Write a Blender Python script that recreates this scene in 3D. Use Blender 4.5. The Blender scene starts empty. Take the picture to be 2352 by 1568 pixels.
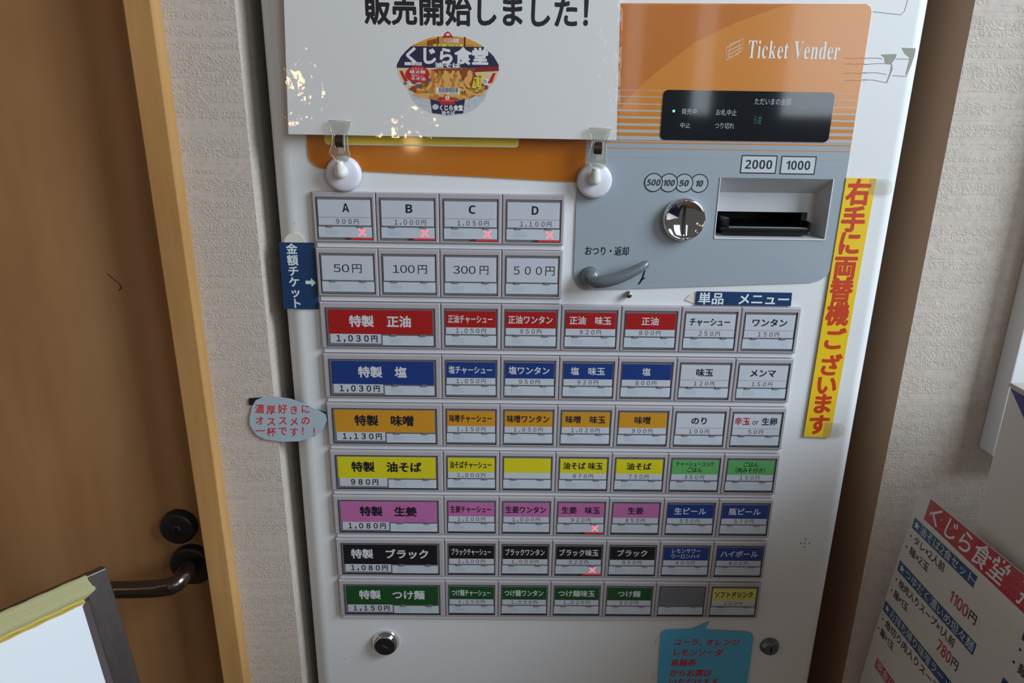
import bpy, bmesh, math, random
from mathutils import Matrix, Vector
from mathutils.geometry import tessellate_polygon

# ------------------------------------------------------------------ scene, camera, world, light, exposure
scene = bpy.context.scene
COL = scene.collection
scene.view_settings.view_transform = 'Standard'
scene.view_settings.look = 'None'
scene.view_settings.gamma = 1.0
scene.view_settings.use_curve_mapping = False
scene.view_settings.exposure = 0.0
scene.cycles.use_denoising = True
scene.cycles.max_bounces = 8
scene.cycles.transparent_max_bounces = 16
scene.cycles.sample_clamp_indirect = 4.0

# world: X right, Y into the machine, Z up; the button faces lie in the plane Y = 0 (metres)
FPX = 1630.0
CAM = Vector((-0.04426, -0.52195, 0.13784))
W2C = Matrix(((0.999845, -0.008613, 0.015359), (0.011992, -0.305641, -0.952071), (0.012894, 0.952108, -0.30549)))
cd = bpy.data.cameras.new('camera')
cam = bpy.data.objects.new('camera', cd)
COL.objects.link(cam)
cd.sensor_width = 36.0
cd.lens = FPX / 2352.0 * 36.0
cd.clip_start = 0.01
rot = Matrix((W2C[0], -W2C[1], -W2C[2])).transposed()
cam.matrix_world = Matrix.Translation(CAM) @ rot.to_4x4()
scene.camera = cam

wd = bpy.data.worlds.new('room_light')
scene.world = wd
wd.use_nodes = True
wd.node_tree.nodes['Background'].inputs['Color'].default_value = (1.0, 0.95, 0.90, 1)
wd.node_tree.nodes['Background'].inputs['Strength'].default_value = 0.09

def area(name, loc, target, sx, sy, power, color):
    l = bpy.data.lights.new(name, 'AREA')
    l.shape = 'RECTANGLE'; l.size = sx; l.size_y = sy
    l.energy = power; l.color = color
    o = bpy.data.objects.new(name, l)
    COL.objects.link(o)
    o.location = loc
    o.rotation_euler = (Vector(target) - Vector(loc)).to_track_quat('-Z', 'Y').to_euler()
    return o

DAY = (0.79, 0.905, 1.0)
area('shop_window_light', (1.55, -0.82, 1.0), (0.0, 0.0, 0.35), 0.8, 1.1, 49, DAY)
# glazed shop front behind the viewer: bays between posts
area('street_window_light', (1.06, -1.75, 0.62), (1.06, 0.0, 0.62), 0.52, 0.95, 6.0, DAY)
area('street_window_light', (0.55, -1.75, 0.62), (0.55, 0.0, 0.62), 0.055, 0.95, 0.55, DAY)
area('street_window_light', (0.335, -1.75, 0.62), (0.335, 0.0, 0.62), 0.05, 0.95, 0.5, DAY)
for i, p in enumerate([(-0.62, -1.5, 0.20), (-0.30, -1.5, 0.06), (-0.34, -1.5, 0.58), (-0.95, -0.95, 0.75), (-1.0, -0.75, 0.35)]):
    l = bpy.data.lights.new('warm_bulb', 'POINT')
    l.energy = 0.8; l.color = (1.0, 0.62, 0.28); l.shadow_soft_size = 0.022
    o = bpy.data.objects.new('warm_bulb', l)
    COL.objects.link(o); o.location = p

# ------------------------------------------------------------------ measuring: pixel of the 2352x1568 frame -> point on a plane (millimetres)
C2W = W2C.transposed()
def ray(px, py):
    return C2W @ Vector(((px - 1176.0) / FPX, (py - 784.0) / FPX, 1.0))
def at(px, py, ymm):
    d = ray(px, py)
    s = (ymm / 1000.0 - CAM.y) / d.y
    return (CAM + d * s) * 1000.0
def atx(px, py, xmm):
    d = ray(px, py)
    s = (xmm / 1000.0 - CAM.x) / d.x
    return (CAM + d * s) * 1000.0

# ------------------------------------------------------------------ materials
def lin(c):
    return tuple((v / 255 / 12.92) if v / 255 <= 0.04045 else ((v / 255 + 0.055) / 1.055) ** 2.4 for v in c)

MATS = {}
def mat(name, rgb, rough=0.5, metal=0.0, coat=0.0, spec=0.5, emit=None, es=1.0, coat_rough=0.06):
    if name in MATS:
        return MATS[name]
    m = bpy.data.materials.new(name)
    m.use_nodes = True
    b = m.node_tree.nodes['Principled BSDF']
    b.inputs['Base Color'].default_value = (*lin(rgb), 1)
    b.inputs['Roughness'].default_value = rough
    b.inputs['Metallic'].default_value = metal
    b.inputs['Specular IOR Level'].default_value = spec
    b.inputs['Coat Weight'].default_value = coat
    b.inputs['Coat Roughness'].default_value = coat_rough
    if emit:
        b.inputs['Emission Color'].default_value = (*lin(emit), 1)
        b.inputs['Emission Strength'].default_value = es
    MATS[name] = m
    return m

def nodes(m):
    return m.node_tree.nodes, m.node_tree.links, m.node_tree.nodes['Principled BSDF']

def tex_coord(N, L, scale=(1, 1, 1), rot=(0, 0, 0)):
    tc = N.new('ShaderNodeTexCoord'); mp = N.new('ShaderNodeMapping')
    mp.inputs['Scale'].default_value = scale
    mp.inputs['Rotation'].default_value = rot
    L.new(tc.outputs['Object'], mp.inputs['Vector'])
    return mp.outputs['Vector']

def noise(N, L, vec, scale, detail=4, rough=0.55):
    n = N.new('ShaderNodeTexNoise')
    n.inputs['Scale'].default_value = scale
    n.inputs['Detail'].default_value = detail
    n.inputs['Roughness'].default_value = rough
    L.new(vec, n.inputs['Vector'])
    return n.outputs['Fac']

def ramp(N, L, fac, stops):
    r = N.new('ShaderNodeValToRGB')
    e = r.color_ramp.elements
    while len(e) < len(stops):
        e.new(0.5)
    for k, (p, c) in enumerate(stops):
        e[k].position = p
        e[k].color = (*lin(c), 1)
    L.new(fac, r.inputs['Fac'])
    return r.outputs['Color']

def bump(N, L, b, height, strength, dist, prev=None):
    n = N.new('ShaderNodeBump')
    n.inputs['Strength'].default_value = strength
    n.inputs['Distance'].default_value = dist
    L.new(height, n.inputs['Height'])
    if prev is not None:
        L.new(prev, n.inputs['Normal'])
    L.new(n.outputs['Normal'], b.inputs['Normal'])
    return n.outputs['Normal']

def math_node(N, L, op, a, bv):
    n = N.new('ShaderNodeMath'); n.operation = op
    if isinstance(a, (int, float)): n.inputs[0].default_value = a
    else: L.new(a, n.inputs[0])
    if isinstance(bv, (int, float)): n.inputs[1].default_value = bv
    else: L.new(bv, n.inputs[1])
    return n.outputs[0]

def wallpaper(name, rgb, flip=False):
    # embossed wall covering: staggered courses, some smooth, some rough as chipped stone
    m = mat(name, rgb, 0.75, spec=0.25)
    N, L, b = nodes(m)
    tc = N.new('ShaderNodeTexCoord')
    sep = N.new('ShaderNodeSeparateXYZ'); L.new(tc.outputs['Object'], sep.inputs[0])
    com = N.new('ShaderNodeCombineXYZ')
    L.new(sep.outputs['Y' if flip else 'X'], com.inputs['X'])
    # uneven course heights
    cz = N.new('ShaderNodeCombineXYZ'); L.new(sep.outputs['Z'], cz.inputs['Z'])
    nz = noise(N, L, cz.outputs[0], 70, 1)
    zz = math_node(N, L, 'ADD', sep.outputs['Z'], math_node(N, L, 'MULTIPLY', nz, 0.012))
    L.new(zz, com.inputs['Y'])
    br = N.new('ShaderNodeTexBrick')
    br.offset = 0.37; br.offset_frequency = 3; br.squash = 1.6; br.squash_frequency = 4
    br.inputs['Scale'].default_value = 1.0
    br.inputs['Brick Width'].default_value = 0.036
    br.inputs['Row Height'].default_value = 0.0038
    br.inputs['Mortar Size'].default_value = 0.00032
    br.inputs['Mortar Smooth'].default_value = 0.2
    br.inputs['Bias'].default_value = 0.0
    br.inputs['Color1'].default_value = (0, 0, 0, 1)
    br.inputs['Color2'].default_value = (1, 1, 1, 1)
    br.inputs['Mortar'].default_value = (0.5, 0.5, 0.5, 1)
    L.new(com.outputs[0], br.inputs['Vector'])
    msk = ramp(N, L, br.outputs['Color'], [(0.35, (40, 40, 40)), (0.44, (255, 255, 255))])
    n1 = noise(N, L, tc.outputs['Object'], 620, 3, 0.6)
    n2 = noise(N, L, tc.outputs['Object'], 240, 2, 0.5)
    rr = ramp(N, L, n1, [(0.38, (0, 0, 0)), (0.62, (255, 255, 255))])
    h = math_node(N, L, 'MULTIPLY', math_node(N, L, 'ADD', rr, math_node(N, L, 'MULTIPLY', n2, 0.8)), msk)
    h = math_node(N, L, 'SUBTRACT', h, math_node(N, L, 'MULTIPLY', br.outputs['Fac'], 1.2))
    bump(N, L, b, h, 0.5, 0.00055)
    col = ramp(N, L, n2, [(0.3, tuple(v - 7 for v in rgb)), (0.7, tuple(min(255, v + 6) for v in rgb))])
    L.new(col, b.inputs['Base Color'])
    return m

def wood(name, c1, c2, c3, sc, grain=1.0, rough=0.5, coat=0.0):
    m = mat(name, c2, rough, coat=coat)
    N, L, b = nodes(m)
    v = tex_coord(N, L, sc)
    f = noise(N, L, v, 1.0, 5, 0.6)
    v2 = tex_coord(N, L, (sc[0] * 9, sc[1] * 9, sc[2] * 1.5))
    g = noise(N, L, v2, 1.0, 3, 0.6)
    mix = math_node(N, L, 'ADD', math_node(N, L, 'MULTIPLY', f, 1.0 - 0.35 * grain), math_node(N, L, 'MULTIPLY', g, 0.35 * grain))
    L.new(ramp(N, L, mix, [(0.32, c1), (0.5, c2), (0.68, c3)]), b.inputs['Base Color'])
    bump(N, L, b, g, 0.08, 0.0006)
    return m

def clear(name, tint=(250, 250, 250), rough=0.04, ior=1.45, bumpy=0.0, haze=0.0):
    m = bpy.data.materials.new(name)
    m.use_nodes = True
    N, L = m.node_tree.nodes, m.node_tree.links
    N.remove(N['Principled BSDF'])
    out = N['Material Output']
    t = N.new('ShaderNodeBsdfTransparent'); t.inputs['Color'].default_value = (*lin(tint), 1)
    g = N.new('ShaderNodeBsdfGlossy'); g.inputs['Roughness'].default_value = rough
    g.inputs['Color'].default_value = (1, 1, 1, 1)
    fr = N.new('ShaderNodeFresnel')
    ge = N.new('ShaderNodeNewGeometry'); im = N.new('ShaderNodeMix')
    im.inputs[2].default_value = ior; im.inputs[3].default_value = 1.0 / ior
    L.new(ge.outputs['Backfacing'], im.inputs[0]); L.new(im.outputs[0], fr.inputs['IOR'])
    mx = N.new('ShaderNodeMixShader')
    src = t.outputs[0]
    if haze:
        d = N.new('ShaderNodeBsdfDiffuse'); d.inputs['Color'].default_value = (0.8, 0.8, 0.8, 1)
        m2 = N.new('ShaderNodeMixShader'); m2.inputs['Fac'].default_value = haze
        L.new(t.outputs[0], m2.inputs[1]); L.new(d.outputs[0], m2.inputs[2]); src = m2.outputs[0]
    L.new(fr.outputs[0], mx.inputs['Fac']); L.new(src, mx.inputs[1]); L.new(g.outputs[0], mx.inputs[2])
    L.new(mx.outputs[0], out.inputs['Surface'])
    if bumpy:
        tc = N.new('ShaderNodeTexCoord')
        n = N.new('ShaderNodeTexNoise'); n.inputs['Scale'].default_value = 42; n.inputs['Detail'].default_value = 3.5
        L.new(tc.outputs['Object'], n.inputs['Vector'])
        bp = N.new('ShaderNodeBump'); bp.inputs['Strength'].default_value = bumpy; bp.inputs['Distance'].default_value = 0.0011
        L.new(n.outputs['Fac'], bp.inputs['Height'])
        L.new(bp.outputs[0], g.inputs['Normal']); L.new(bp.outputs[0], fr.inputs['Normal'])
    return m

WHITE_ENAMEL = mat('white_enamel', (228, 230, 232), 0.32, spec=0.5)
N_, L_, b_ = nodes(WHITE_ENAMEL)
bump(N_, L_, b_, noise(N_, L_, tex_coord(N_, L_, (1, 1, 1)), 330, 2), 0.05, 0.0004)
GREY_PANEL = mat('grey_panel', (158, 168, 178), 0.28, coat=0.3)
ORANGE = mat('orange_print', (206, 128, 40), 0.22, coat=0.5)
ORANGE_DEEP = mat('orange_print_deep', (190, 108, 24), 0.22, coat=0.5)
STRIPE = mat('grey_stripe', (176, 178, 182), 0.28, coat=0.3)
HOUSING = mat('button_housing', (176, 170, 175), 0.42)
DARK_GAP = mat('button_well', (38, 36, 40), 0.45)
KEY_GREY = mat('key_edge_grey', (128, 126, 130), 0.3)
CARD = mat('card_white', (217, 221, 228), 0.6)
CARD_LOW = mat('lamp_strip_white', (218, 226, 233), 0.5)
CARD_MARK = mat('lamp_strip_mark', (208, 217, 225), 0.5)
LINE = mat('card_line', (110, 114, 124), 0.6)
INK = mat('black_ink', (26, 26, 36), 0.5)
INK_SOFT = mat('price_ink', (44, 48, 60), 0.5)
WHITE_INK = mat('white_ink', (232, 232, 232), 0.5)
RED_INK = mat('red_ink', (190, 34, 34), 0.5)
LAMP_PINK = mat('sold_out_lamp', (250, 140, 150), 0.5, emit=(255, 130, 140), es=0.85)
GLOW_RED = mat('sold_out_glow', (150, 10, 20), 0.5, emit=(225, 30, 50), es=0.5)
CHROME = mat('chrome', (225, 225, 228), 0.06, 1.0)
DARK_CHROME = mat('dark_chrome', (70, 72, 76), 0.16, 1.0)
STEEL = mat('steel', (150, 150, 150), 0.3, 1.0)
BLACK_PLASTIC = mat('black_plastic', (16, 17, 19), 0.25)
BLACK_SLOT = mat('slot_black', (6, 6, 8), 0.6)
LEVER_GREY = mat('lever_grey', (104, 112, 116), 0.25)
BEZEL_GREY = mat('bezel_grey', (196, 198, 202), 0.3)
DISPLAY = mat('display_glass', (22, 27, 32), 0.06, coat=0.6)
DISPLAY_INK = mat('display_ink', (176, 186, 190), 0.5)
LED_GREEN = mat('led_green', (90, 255, 150), 0.4, emit=(110, 255, 160), es=1.2)
SEG_GREEN = mat('segment_green', (26, 84, 66), 0.4, emit=(20, 80, 58), es=0.5)
PAPER = mat('poster_paper', (232, 231, 230), 0.6)
FILM = clear('clear_film', (252, 252, 252), 0.05, 1.45, bumpy=0.6)
CAP_CLEAR = clear('clear_cap', (246, 247, 249), 0.04, 1.42)
CLIP_CLEAR = clear('clear_clip', (246, 246, 242), 0.05, 1.5, haze=0.06)
TAPE_CLEAR = clear('clear_tape', (247, 247, 244), 0.2, 1.3, haze=0.06)
LABEL_YELLOW = mat('label_yellow', (250, 222, 80), 0.35, coat=0.3)
LABEL_RIM = mat('label_rim', (224, 220, 200), 0.35)
CUP_WHITE = mat('cup_white', (222, 222, 232), 0.35)
PEG_WHITE = mat('peg_white', (226, 225, 218), 0.35)
SPRING = mat('spring_steel', (86, 72, 66), 0.3, 0.8)
NAVY_SIGN = mat('navy_sign', (22, 58, 100), 0.38, coat=0.2)
SIGN_WHITE = mat('sign_white', (222, 230, 234), 0.5)
BANNER_YELLOW = mat('banner_yellow', (240, 200, 36), 0.35, coat=0.2)
BANNER_RED = mat('banner_red', (200, 62, 28), 0.45)
BUBBLE_GREY = mat('bubble_grey', (172, 188, 198), 0.5)
BUBBLE_BLUE = mat('bubble_sky_blue', (88, 186, 228), 0.45)
BUBBLE_RED = mat('bubble_red_ink', (206, 38, 44), 0.5)
PAPER_TAPE = mat('cream_tape', (222, 220, 208), 0.5)
BLACK_PIECES = mat('black_pieces', (22, 22, 26), 0.5)
RESIDUE = mat('tape_residue', (158, 158, 148), 0.8)
GRIME = mat('grime', (120, 110, 100), 0.8)

# ------------------------------------------------------------------ mesh collecting helpers (millimetres)
class MB:
    def __init__(self):
        self.v = []; self.f = []; self.m = []; self.s = []; self.mats = []
    def mi(self, m):
        if m not in self.mats:
            self.mats.append(m)
        return self.mats.index(m)
    def add(self, vs, fs, m, smooth=False):
        o = len(self.v); k = self.mi(m)
        self.v.extend(tuple(p) for p in vs)
        for f in fs:
            self.f.append(tuple(i + o for i in f)); self.m.append(k); self.s.append(smooth)
    def mesh(self, name, org):
        me = bpy.data.meshes.new(name)
        me.from_pydata([((x - org[0]) / 1000, (y - org[1]) / 1000, (z - org[2]) / 1000) for x, y, z in self.v], [], self.f)
        for m in self.mats:
            me.materials.append(m)
        me.polygons.foreach_set('material_index', self.m)
        me.polygons.foreach_set('use_smooth', self.s)
        me.update()
        return me

WO = {}
def place(o, parent, org):
    COL.objects.link(o)
    if parent is not None:
        o.parent = parent
        p = WO[parent.name]
        o.location = tuple((org[i] - p[i]) / 1000 for i in range(3))
    else:
        o.location = tuple(c / 1000 for c in org)
    WO[o.name] = tuple(org)
    return o
def build(name, mb, parent=None, org=None, label=None):
    if org is None:
        org = WO[parent.name] if parent is not None else (0, 0, 0)
    o = bpy.data.objects.new(name, mb.mesh(name, org))
    if label:
        o['label'] = label
    return place(o, parent, org)
def link_data(name, me, parent, org, label=None):
    o = bpy.data.objects.new(name, me)
    if label:
        o['label'] = label
    return place(o, parent, org)
def thing(name, org, label, cat, group=None):
    o = bpy.data.objects.new(name, None)
    o.empty_display_size = 0.02
    o['label'] = label; o['category'] = cat
    if group: o['group'] = group
    return place(o, None, org)
def tag(o, label, cat, group=None):
    o['label'] = label; o['category'] = cat
    if group: o['group'] = group
    return o
def struct(o):
    o['kind'] = 'structure'
    return o

# plane maps: (a, b) in millimetres -> point
def XZ(y):
    return lambda a, b, o=0.0: (a, y - o, b)

def poly(mb, mp, pts, m):
    vs = [mp(a, b) for a, b in pts]
    tri = tessellate_polygon([[Vector((a, b, 0)) for a, b in pts]])
    area2 = sum(pts[i][0] * pts[(i + 1) % len(pts)][1] - pts[(i + 1) % len(pts)][0] * pts[i][1] for i in range(len(pts)))
    fs = []
    for t in tri:
        a, b, c = (pts[i] for i in t)
        s = (b[0] - a[0]) * (c[1] - a[1]) - (c[0] - a[0]) * (b[1] - a[1])
        fs.append(tuple(t) if s > 0 else tuple(reversed(t)))
    mb.add(vs, fs, m)
def rect(mb, mp, a0, a1, b0, b1, m):
    mb.add([mp(a0, b0), mp(a1, b0), mp(a1, b1), mp(a0, b1)], [(0, 1, 2, 3)], m)
def prism(mb, pts, yf, yb, m, holes=(), side=None, mpf=None):
    # pts (x,z) outline, front face at yf looking to -Y, back at yb
    mpf = mpf or (lambda y: XZ(y))
    loops = [pts] + list(holes)
    flat = [p for lp in loops for p in lp]
    tri = tessellate_polygon([[Vector((a, b, 0)) for a, b in lp] for lp in loops])
    for y, sgn in ((yf, 1), (yb, -1)):
        mp = mpf(y); fs = []
        for t in tri:
            a, b, c = (flat[i] for i in t)
            s = (b[0] - a[0]) * (c[1] - a[1]) - (c[0] - a[0]) * (b[1] - a[1])
            fs.append(tuple(t) if s * sgn > 0 else tuple(reversed(t)))
        mb.add([mp(a, b) for a, b in flat], fs, m)
    F, B = mpf(yf), mpf(yb)
    for k, lp in enumerate(loops):
        ar = sum(lp[i][0] * lp[(i + 1) % len(lp)][1] - lp[(i + 1) % len(lp)][0] * lp[i][1] for i in range(len(lp)))
        ccw = ar > 0
        n = len(lp)
        vs = [F(a, b) for a, b in lp] + [B(a, b) for a, b in lp]
        fs = []
        for i in range(n):
            j = (i + 1) % n
            q = (i, i + n, j + n, j)
            if (not ccw) != (k > 0): q = tuple(reversed(q))
            fs.append(q)
        mb.add(vs, fs, side or m)
def box(mb, x0, x1, y0, y1, z0, z1, m, bev=0.0, seg=2):
    bm = bmesh.new()
    bmesh.ops.create_cube(bm, size=1.0)
    for v in bm.verts:
        v.co = Vector((x0 + (v.co.x + 0.5) * (x1 - x0), y0 + (v.co.y + 0.5) * (y1 - y0), z0 + (v.co.z + 0.5) * (z1 - z0)))
    if bev:
        bmesh.ops.bevel(bm, geom=bm.edges[:], offset=bev, segments=seg, affect='EDGES', profile=0.6)
    bm.verts.index_update()
    mb.add([v.co for v in bm.verts], [tuple(v.index for v in f.verts) for f in bm.faces], m)
    bm.free()
def lathe(mb, prof, cx, cz, m, seg=48, smooth=True, sx=1.0, sz=1.0):
    # prof: (radius, y) from the front centre outwards to the back
    vs = []; fs = []
    n = len(prof)
    for k in range(seg):
        t = 2 * math.pi * k / seg
        for r, y in prof:
            vs.append((cx + r * math.cos(t) * sx, y, cz + r * math.sin(t) * sz))
    for k in range(seg):
        j = (k + 1) % seg
        for i in range(n - 1):
            fs.append((k * n + i, k * n + i + 1, j * n + i + 1, j * n + i))
    mb.add(vs, [tuple(reversed(f)) for f in fs], m, smooth)
def tube(mb, pts, rad, m, seg=12, up=Vector((0, 0, 1)), smooth=True, caps=True):
    # rad: number or (r_side, r_up) per point
    P = [Vector(p) for p in pts]
    vs = []; fs = []
    n = len(P)
    for i, p in enumerate(P):
        d = (P[min(i + 1, n - 1)] - P[max(i - 1, 0)]).normalized()
        s = d.cross(up).normalized(); u = s.cross(d).normalized()
        r = rad[i] if isinstance(rad, (list, tuple)) else rad
        ra, rb = r if isinstance(r, tuple) else (r, r)
        for k in range(seg):
            t = 2 * math.pi * k / seg
            vs.append(p + s * (ra * math.cos(t)) + u * (rb * math.sin(t)))
    for i in range(n - 1):
        for k in range(seg):
            j = (k + 1) % seg
            fs.append((i * seg + k, i * seg + j, (i + 1) * seg + j, (i + 1) * seg + k))
    mb.add(vs, [tuple(reversed(f)) for f in fs], m, smooth)
    if caps:
        mb.add(vs[:seg], [tuple(range(seg))], m)
        mb.add(vs[-seg:], [tuple(reversed(range(seg)))], m)
def rrect(x0, x1, z0, z1, r, n=5):
    out = []
    for cx, cz, a0 in ((x1 - r, z1 - r, 0), (x0 + r, z1 - r, 90), (x0 + r, z0 + r, 180), (x1 - r, z0 + r, 270)):
        for k in range(n + 1):
            t = math.radians(a0 + 90 * k / n)
            out.append((cx + r * math.cos(t), cz + r * math.sin(t)))
    return out
def circ(cx, cz, r, n=32, rz=None, a0=0.0, a1=360.0):
    rz = rz or r
    full = abs(a1 - a0) >= 360
    return [(cx + r * math.cos(math.radians(a0 + (a1 - a0) * k / (n if full else n - 1))),
             cz + rz * math.sin(math.radians(a0 + (a1 - a0) * k / (n if full else n - 1)))) for k in range(n)]
def ring(mb, mp, cx, cz, r0, r1, m, n=40):
    a = [mp(*p) for p in circ(cx, cz, r0, n)]; b = [mp(*p) for p in circ(cx, cz, r1, n)]
    mb.add(a + b, [(i, i + n, (i + 1) % n + n, (i + 1) % n) for i in range(n)], m)
def stroke(mb, mp, pts, w, m):
    # flat ribbon along a polyline
    L = len(pts); lft = []; rgt = []
    for i in range(L):
        a = Vector(pts[max(0, i - 1)]); b = Vector(pts[min(L - 1, i + 1)])
        d = (b - a)
        if d.length < 1e-9: d = Vector((1, 0))
        d.normalize(); nrm = Vector((-d.y, d.x)) * (w / 2 if not isinstance(w, (list, tuple)) else w[i] / 2)
        p = Vector(pts[i])
        lft.append(p + nrm); rgt.append(p - nrm)
    vs = [mp(p.x, p.y) for p in rgt] + [mp(p.x, p.y) for p in lft]
    mb.add(vs, [(i, i + 1, i + 1 + L, i + L) for i in range(L - 1)], m)

# ------------------------------------------------------------------ lettering: outlines of Blender's built-in typeface, as flat mesh
_fc = bpy.data.curves.new('lettering_outline', 'FONT')
_fc.size = 1.0; _fc.resolution_u = 3
_fo = bpy.data.objects.new('lettering_outline', _fc)
COL.objects.link(_fo)
GL = {}
def _raw(s, off=0.0):
    _fc.body = s; _fc.offset = off
    bpy.context.view_layer.update()
    dg = bpy.context.evaluated_depsgraph_get()
    me = bpy.data.meshes.new_from_object(_fo.evaluated_get(dg))
    r = ([(v.co.x, v.co.y) for v in me.vertices], [tuple(p.vertices) for p in me.polygons])
    bpy.data.meshes.remove(me)
    return r
_a = min(x for x, y in _raw('田')[0]); _b = max(x for x, y in _raw('田田')[0]); _c = max(x for x, y in _raw('田')[0])
EM = _b - _c
_g = _raw('田')[0]
MIDY = (min(y for x, y in _g) + max(y for x, y in _g)) / 2
def glyph(ch):
    # serif capitals and letters of the maker's mark are thinned
    off = -0.006 if 0x1D400 <= ord(ch) <= 0x1D433 else 0.0
    if ch not in GL:
        if ch in ' \u3000':
            GL[ch] = ([], [], 1.0 if ch == '\u3000' else 0.32)
        else:
            vs, fs = _raw(ch, off)
            vs = [(x / EM, (y - MIDY) / EM) for x, y in vs]
            wide = ord(ch) > 0x2E00 and ord(ch) < 0x1D000 or ch in '★・々'
            adv = 1.0 if wide else (max(x for x, y in vs) + 0.06 if vs else 0.3)
            # faces counter-clockwise
            ff = []
            for f in fs:
                a = sum(vs[f[i]][0] * vs[f[(i + 1) % len(f)]][1] - vs[f[(i + 1) % len(f)]][0] * vs[f[i]][1] for i in range(len(f)))
                ff.append(f if a > 0 else tuple(reversed(f)))
            GL[ch] = (vs, ff, adv)
    return GL[ch]

NARROW = {'，': 0.5, '、': 0.8}
def lay(s, vertical=False, track=0.0):
    out = []; p = 0.0
    for ch in s:
        vs, fs, adv = glyph(ch)
        if vertical:
            out.append((ch, 0.0, -p - 0.5)); p += 1.0 + track
        else:
            adv = NARROW.get(ch, adv)
            off = 0.0
            out.append((ch, p, 0.0)); p += adv + track
    return out, p - track
def text(mb, mp, s, m, cx, cy, ew, eh=None, bold=0.0, vertical=False, align='c', fit=None, shear=0.0, track=0.0, marks=None, heavy=False):
    # ew, eh: width and height of one full-width character; cx, cy: centre (or the left end for align 'l')
    # fit = (width, height): scale the inked box to this size instead
    L, total = lay(s, vertical, track)
    eh = eh or ew
    pts = []
    for ch, ox, oy in L:
        vs, fs, adv = glyph(ch)
        sc = 0.9 if ch == '円' and marks == 'price' else 1.0
        pts.append(([((x - 0.5) * sc + 0.5 + ox if sc != 1 else x + ox, y * sc + oy) for x, y in vs], fs))
    if fit:
        ax = [x for v, f in pts for x, y in v]; ay = [y for v, f in pts for x, y in v]
        x0, x1, y0, y1 = min(ax), max(ax), min(ay), max(ay)
        sx = fit[0] / (x1 - x0); sy = fit[1] / (y1 - y0)
        tf = lambda x, y: ((x - (x0 + x1) / 2) * sx + cx + shear * (y - (y0 + y1) / 2) * sy, (y - (y0 + y1) / 2) * sy + cy)
        bx, by = bold * sx, bold * sy
    else:
        if vertical:
            tf = lambda x, y: ((x - 0.5) * ew + cx, (y + total / 2) * eh + cy)
        else:
            o = -total / 2 if align == 'c' else 0.0
            tf = lambda x, y: ((x + o) * ew + cx + shear * y * eh, y * eh + cy)
        bx, by = bold * ew, bold * eh
    if not bold: offs = [(0, 0)]
    elif heavy: offs = [(1.3 * bx * math.cos(t * math.pi / 7), 1.3 * by * math.sin(t * math.pi / 7)) for t in range(14)]
    else: offs = [(-bx, -by), (bx, -by), (bx, by), (-bx, by)]
    for v, f in pts:
        if not v: continue
        q = [tf(x, y) for x, y in v]
        for k, (dx, dy) in enumerate(offs):      # heavier strokes: copies a hair apart in depth
            mb.add([mp(a + dx, b + dy, (0.002 if heavy else 0.006) * k) for a, b in q], f, m)

# ================================================================== THE SETTING
WALLP = wallpaper('wall_covering', (200, 189, 179))
WALLP_RET = wallpaper('wall_covering_return', (200, 189, 179), flip=True)
DOOR_WOOD = wood('door_veneer', (122, 82, 48), (164, 119, 76), (192, 150, 104), (3.2, 3.2, 1.1), 0.5, 0.45, 0.1)
TRIM_WOOD = wood('trim_pine', (160, 114, 60), (184, 138, 82), (202, 158, 102), (14, 14, 2.2), 0.8, 0.45)
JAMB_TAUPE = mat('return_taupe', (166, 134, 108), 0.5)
FLOOR_M = wood('floor_boards', (92, 66, 46), (112, 84, 60), (128, 98, 72), (2, 8, 2), 0.6, 0.5)

def lean(mb, k, z0=-60.0):
    mb.v = [(x + k * (z - z0), y, z) for x, y, z in mb.v]

FLOORZ, TOPZ = -1200, 1100
mb = MB(); box(mb, -1600, 1700, -2000, 640, FLOORZ - 40, FLOORZ, FLOOR_M); struct(build('floor', mb))

mb = MB()       # pier left of the machine: papered front, papered return towards the machine
x0, x1 = -279, -224.6
mb.add([(x0, 0, FLOORZ), (x1, 0, FLOORZ), (x1, 0, TOPZ), (x0, 0, TOPZ)], [(0, 1, 2, 3)], WALLP)
mb.add([(x1, 0, FLOORZ), (x1, 500, FLOORZ), (x1, 500, TOPZ), (x1, 0, TOPZ)], [(0, 1, 2, 3)], WALLP_RET)
mb.add([(x0, 500, FLOORZ), (x0, 0, FLOORZ), (x0, 0, TOPZ), (x0, 500, TOPZ)], [(0, 1, 2, 3)], WALLP_RET)
mb.add([(x0, 0, TOPZ), (x1, 0, TOPZ), (x1, 500, TOPZ), (x0, 500, TOPZ)], [(0, 1, 2, 3)], WALLP)
lean(mb, -0.0055); struct(build('wall_left', mb))

mb = MB()       # wall right of the machine
x0, x1 = 279.8, 1300
mb.add([(x0, 15, FLOORZ), (x1, 15, FLOORZ), (x1, 15, TOPZ), (x0, 15, TOPZ)], [(0, 1, 2, 3)], WALLP)
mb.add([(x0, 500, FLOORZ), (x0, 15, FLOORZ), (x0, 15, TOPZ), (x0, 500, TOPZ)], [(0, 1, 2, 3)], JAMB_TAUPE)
mb.add([(x0, 15, TOPZ), (x1, 15, TOPZ), (x1, 500, TOPZ), (x0, 500, TOPZ)], [(0, 1, 2, 3)], WALLP)
struct(build('wall_right', mb))
mb = MB(); box(mb, -300, 320, 500, 540, FLOORZ, TOPZ, JAMB_TAUPE); struct(build('wall_back', mb))

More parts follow.
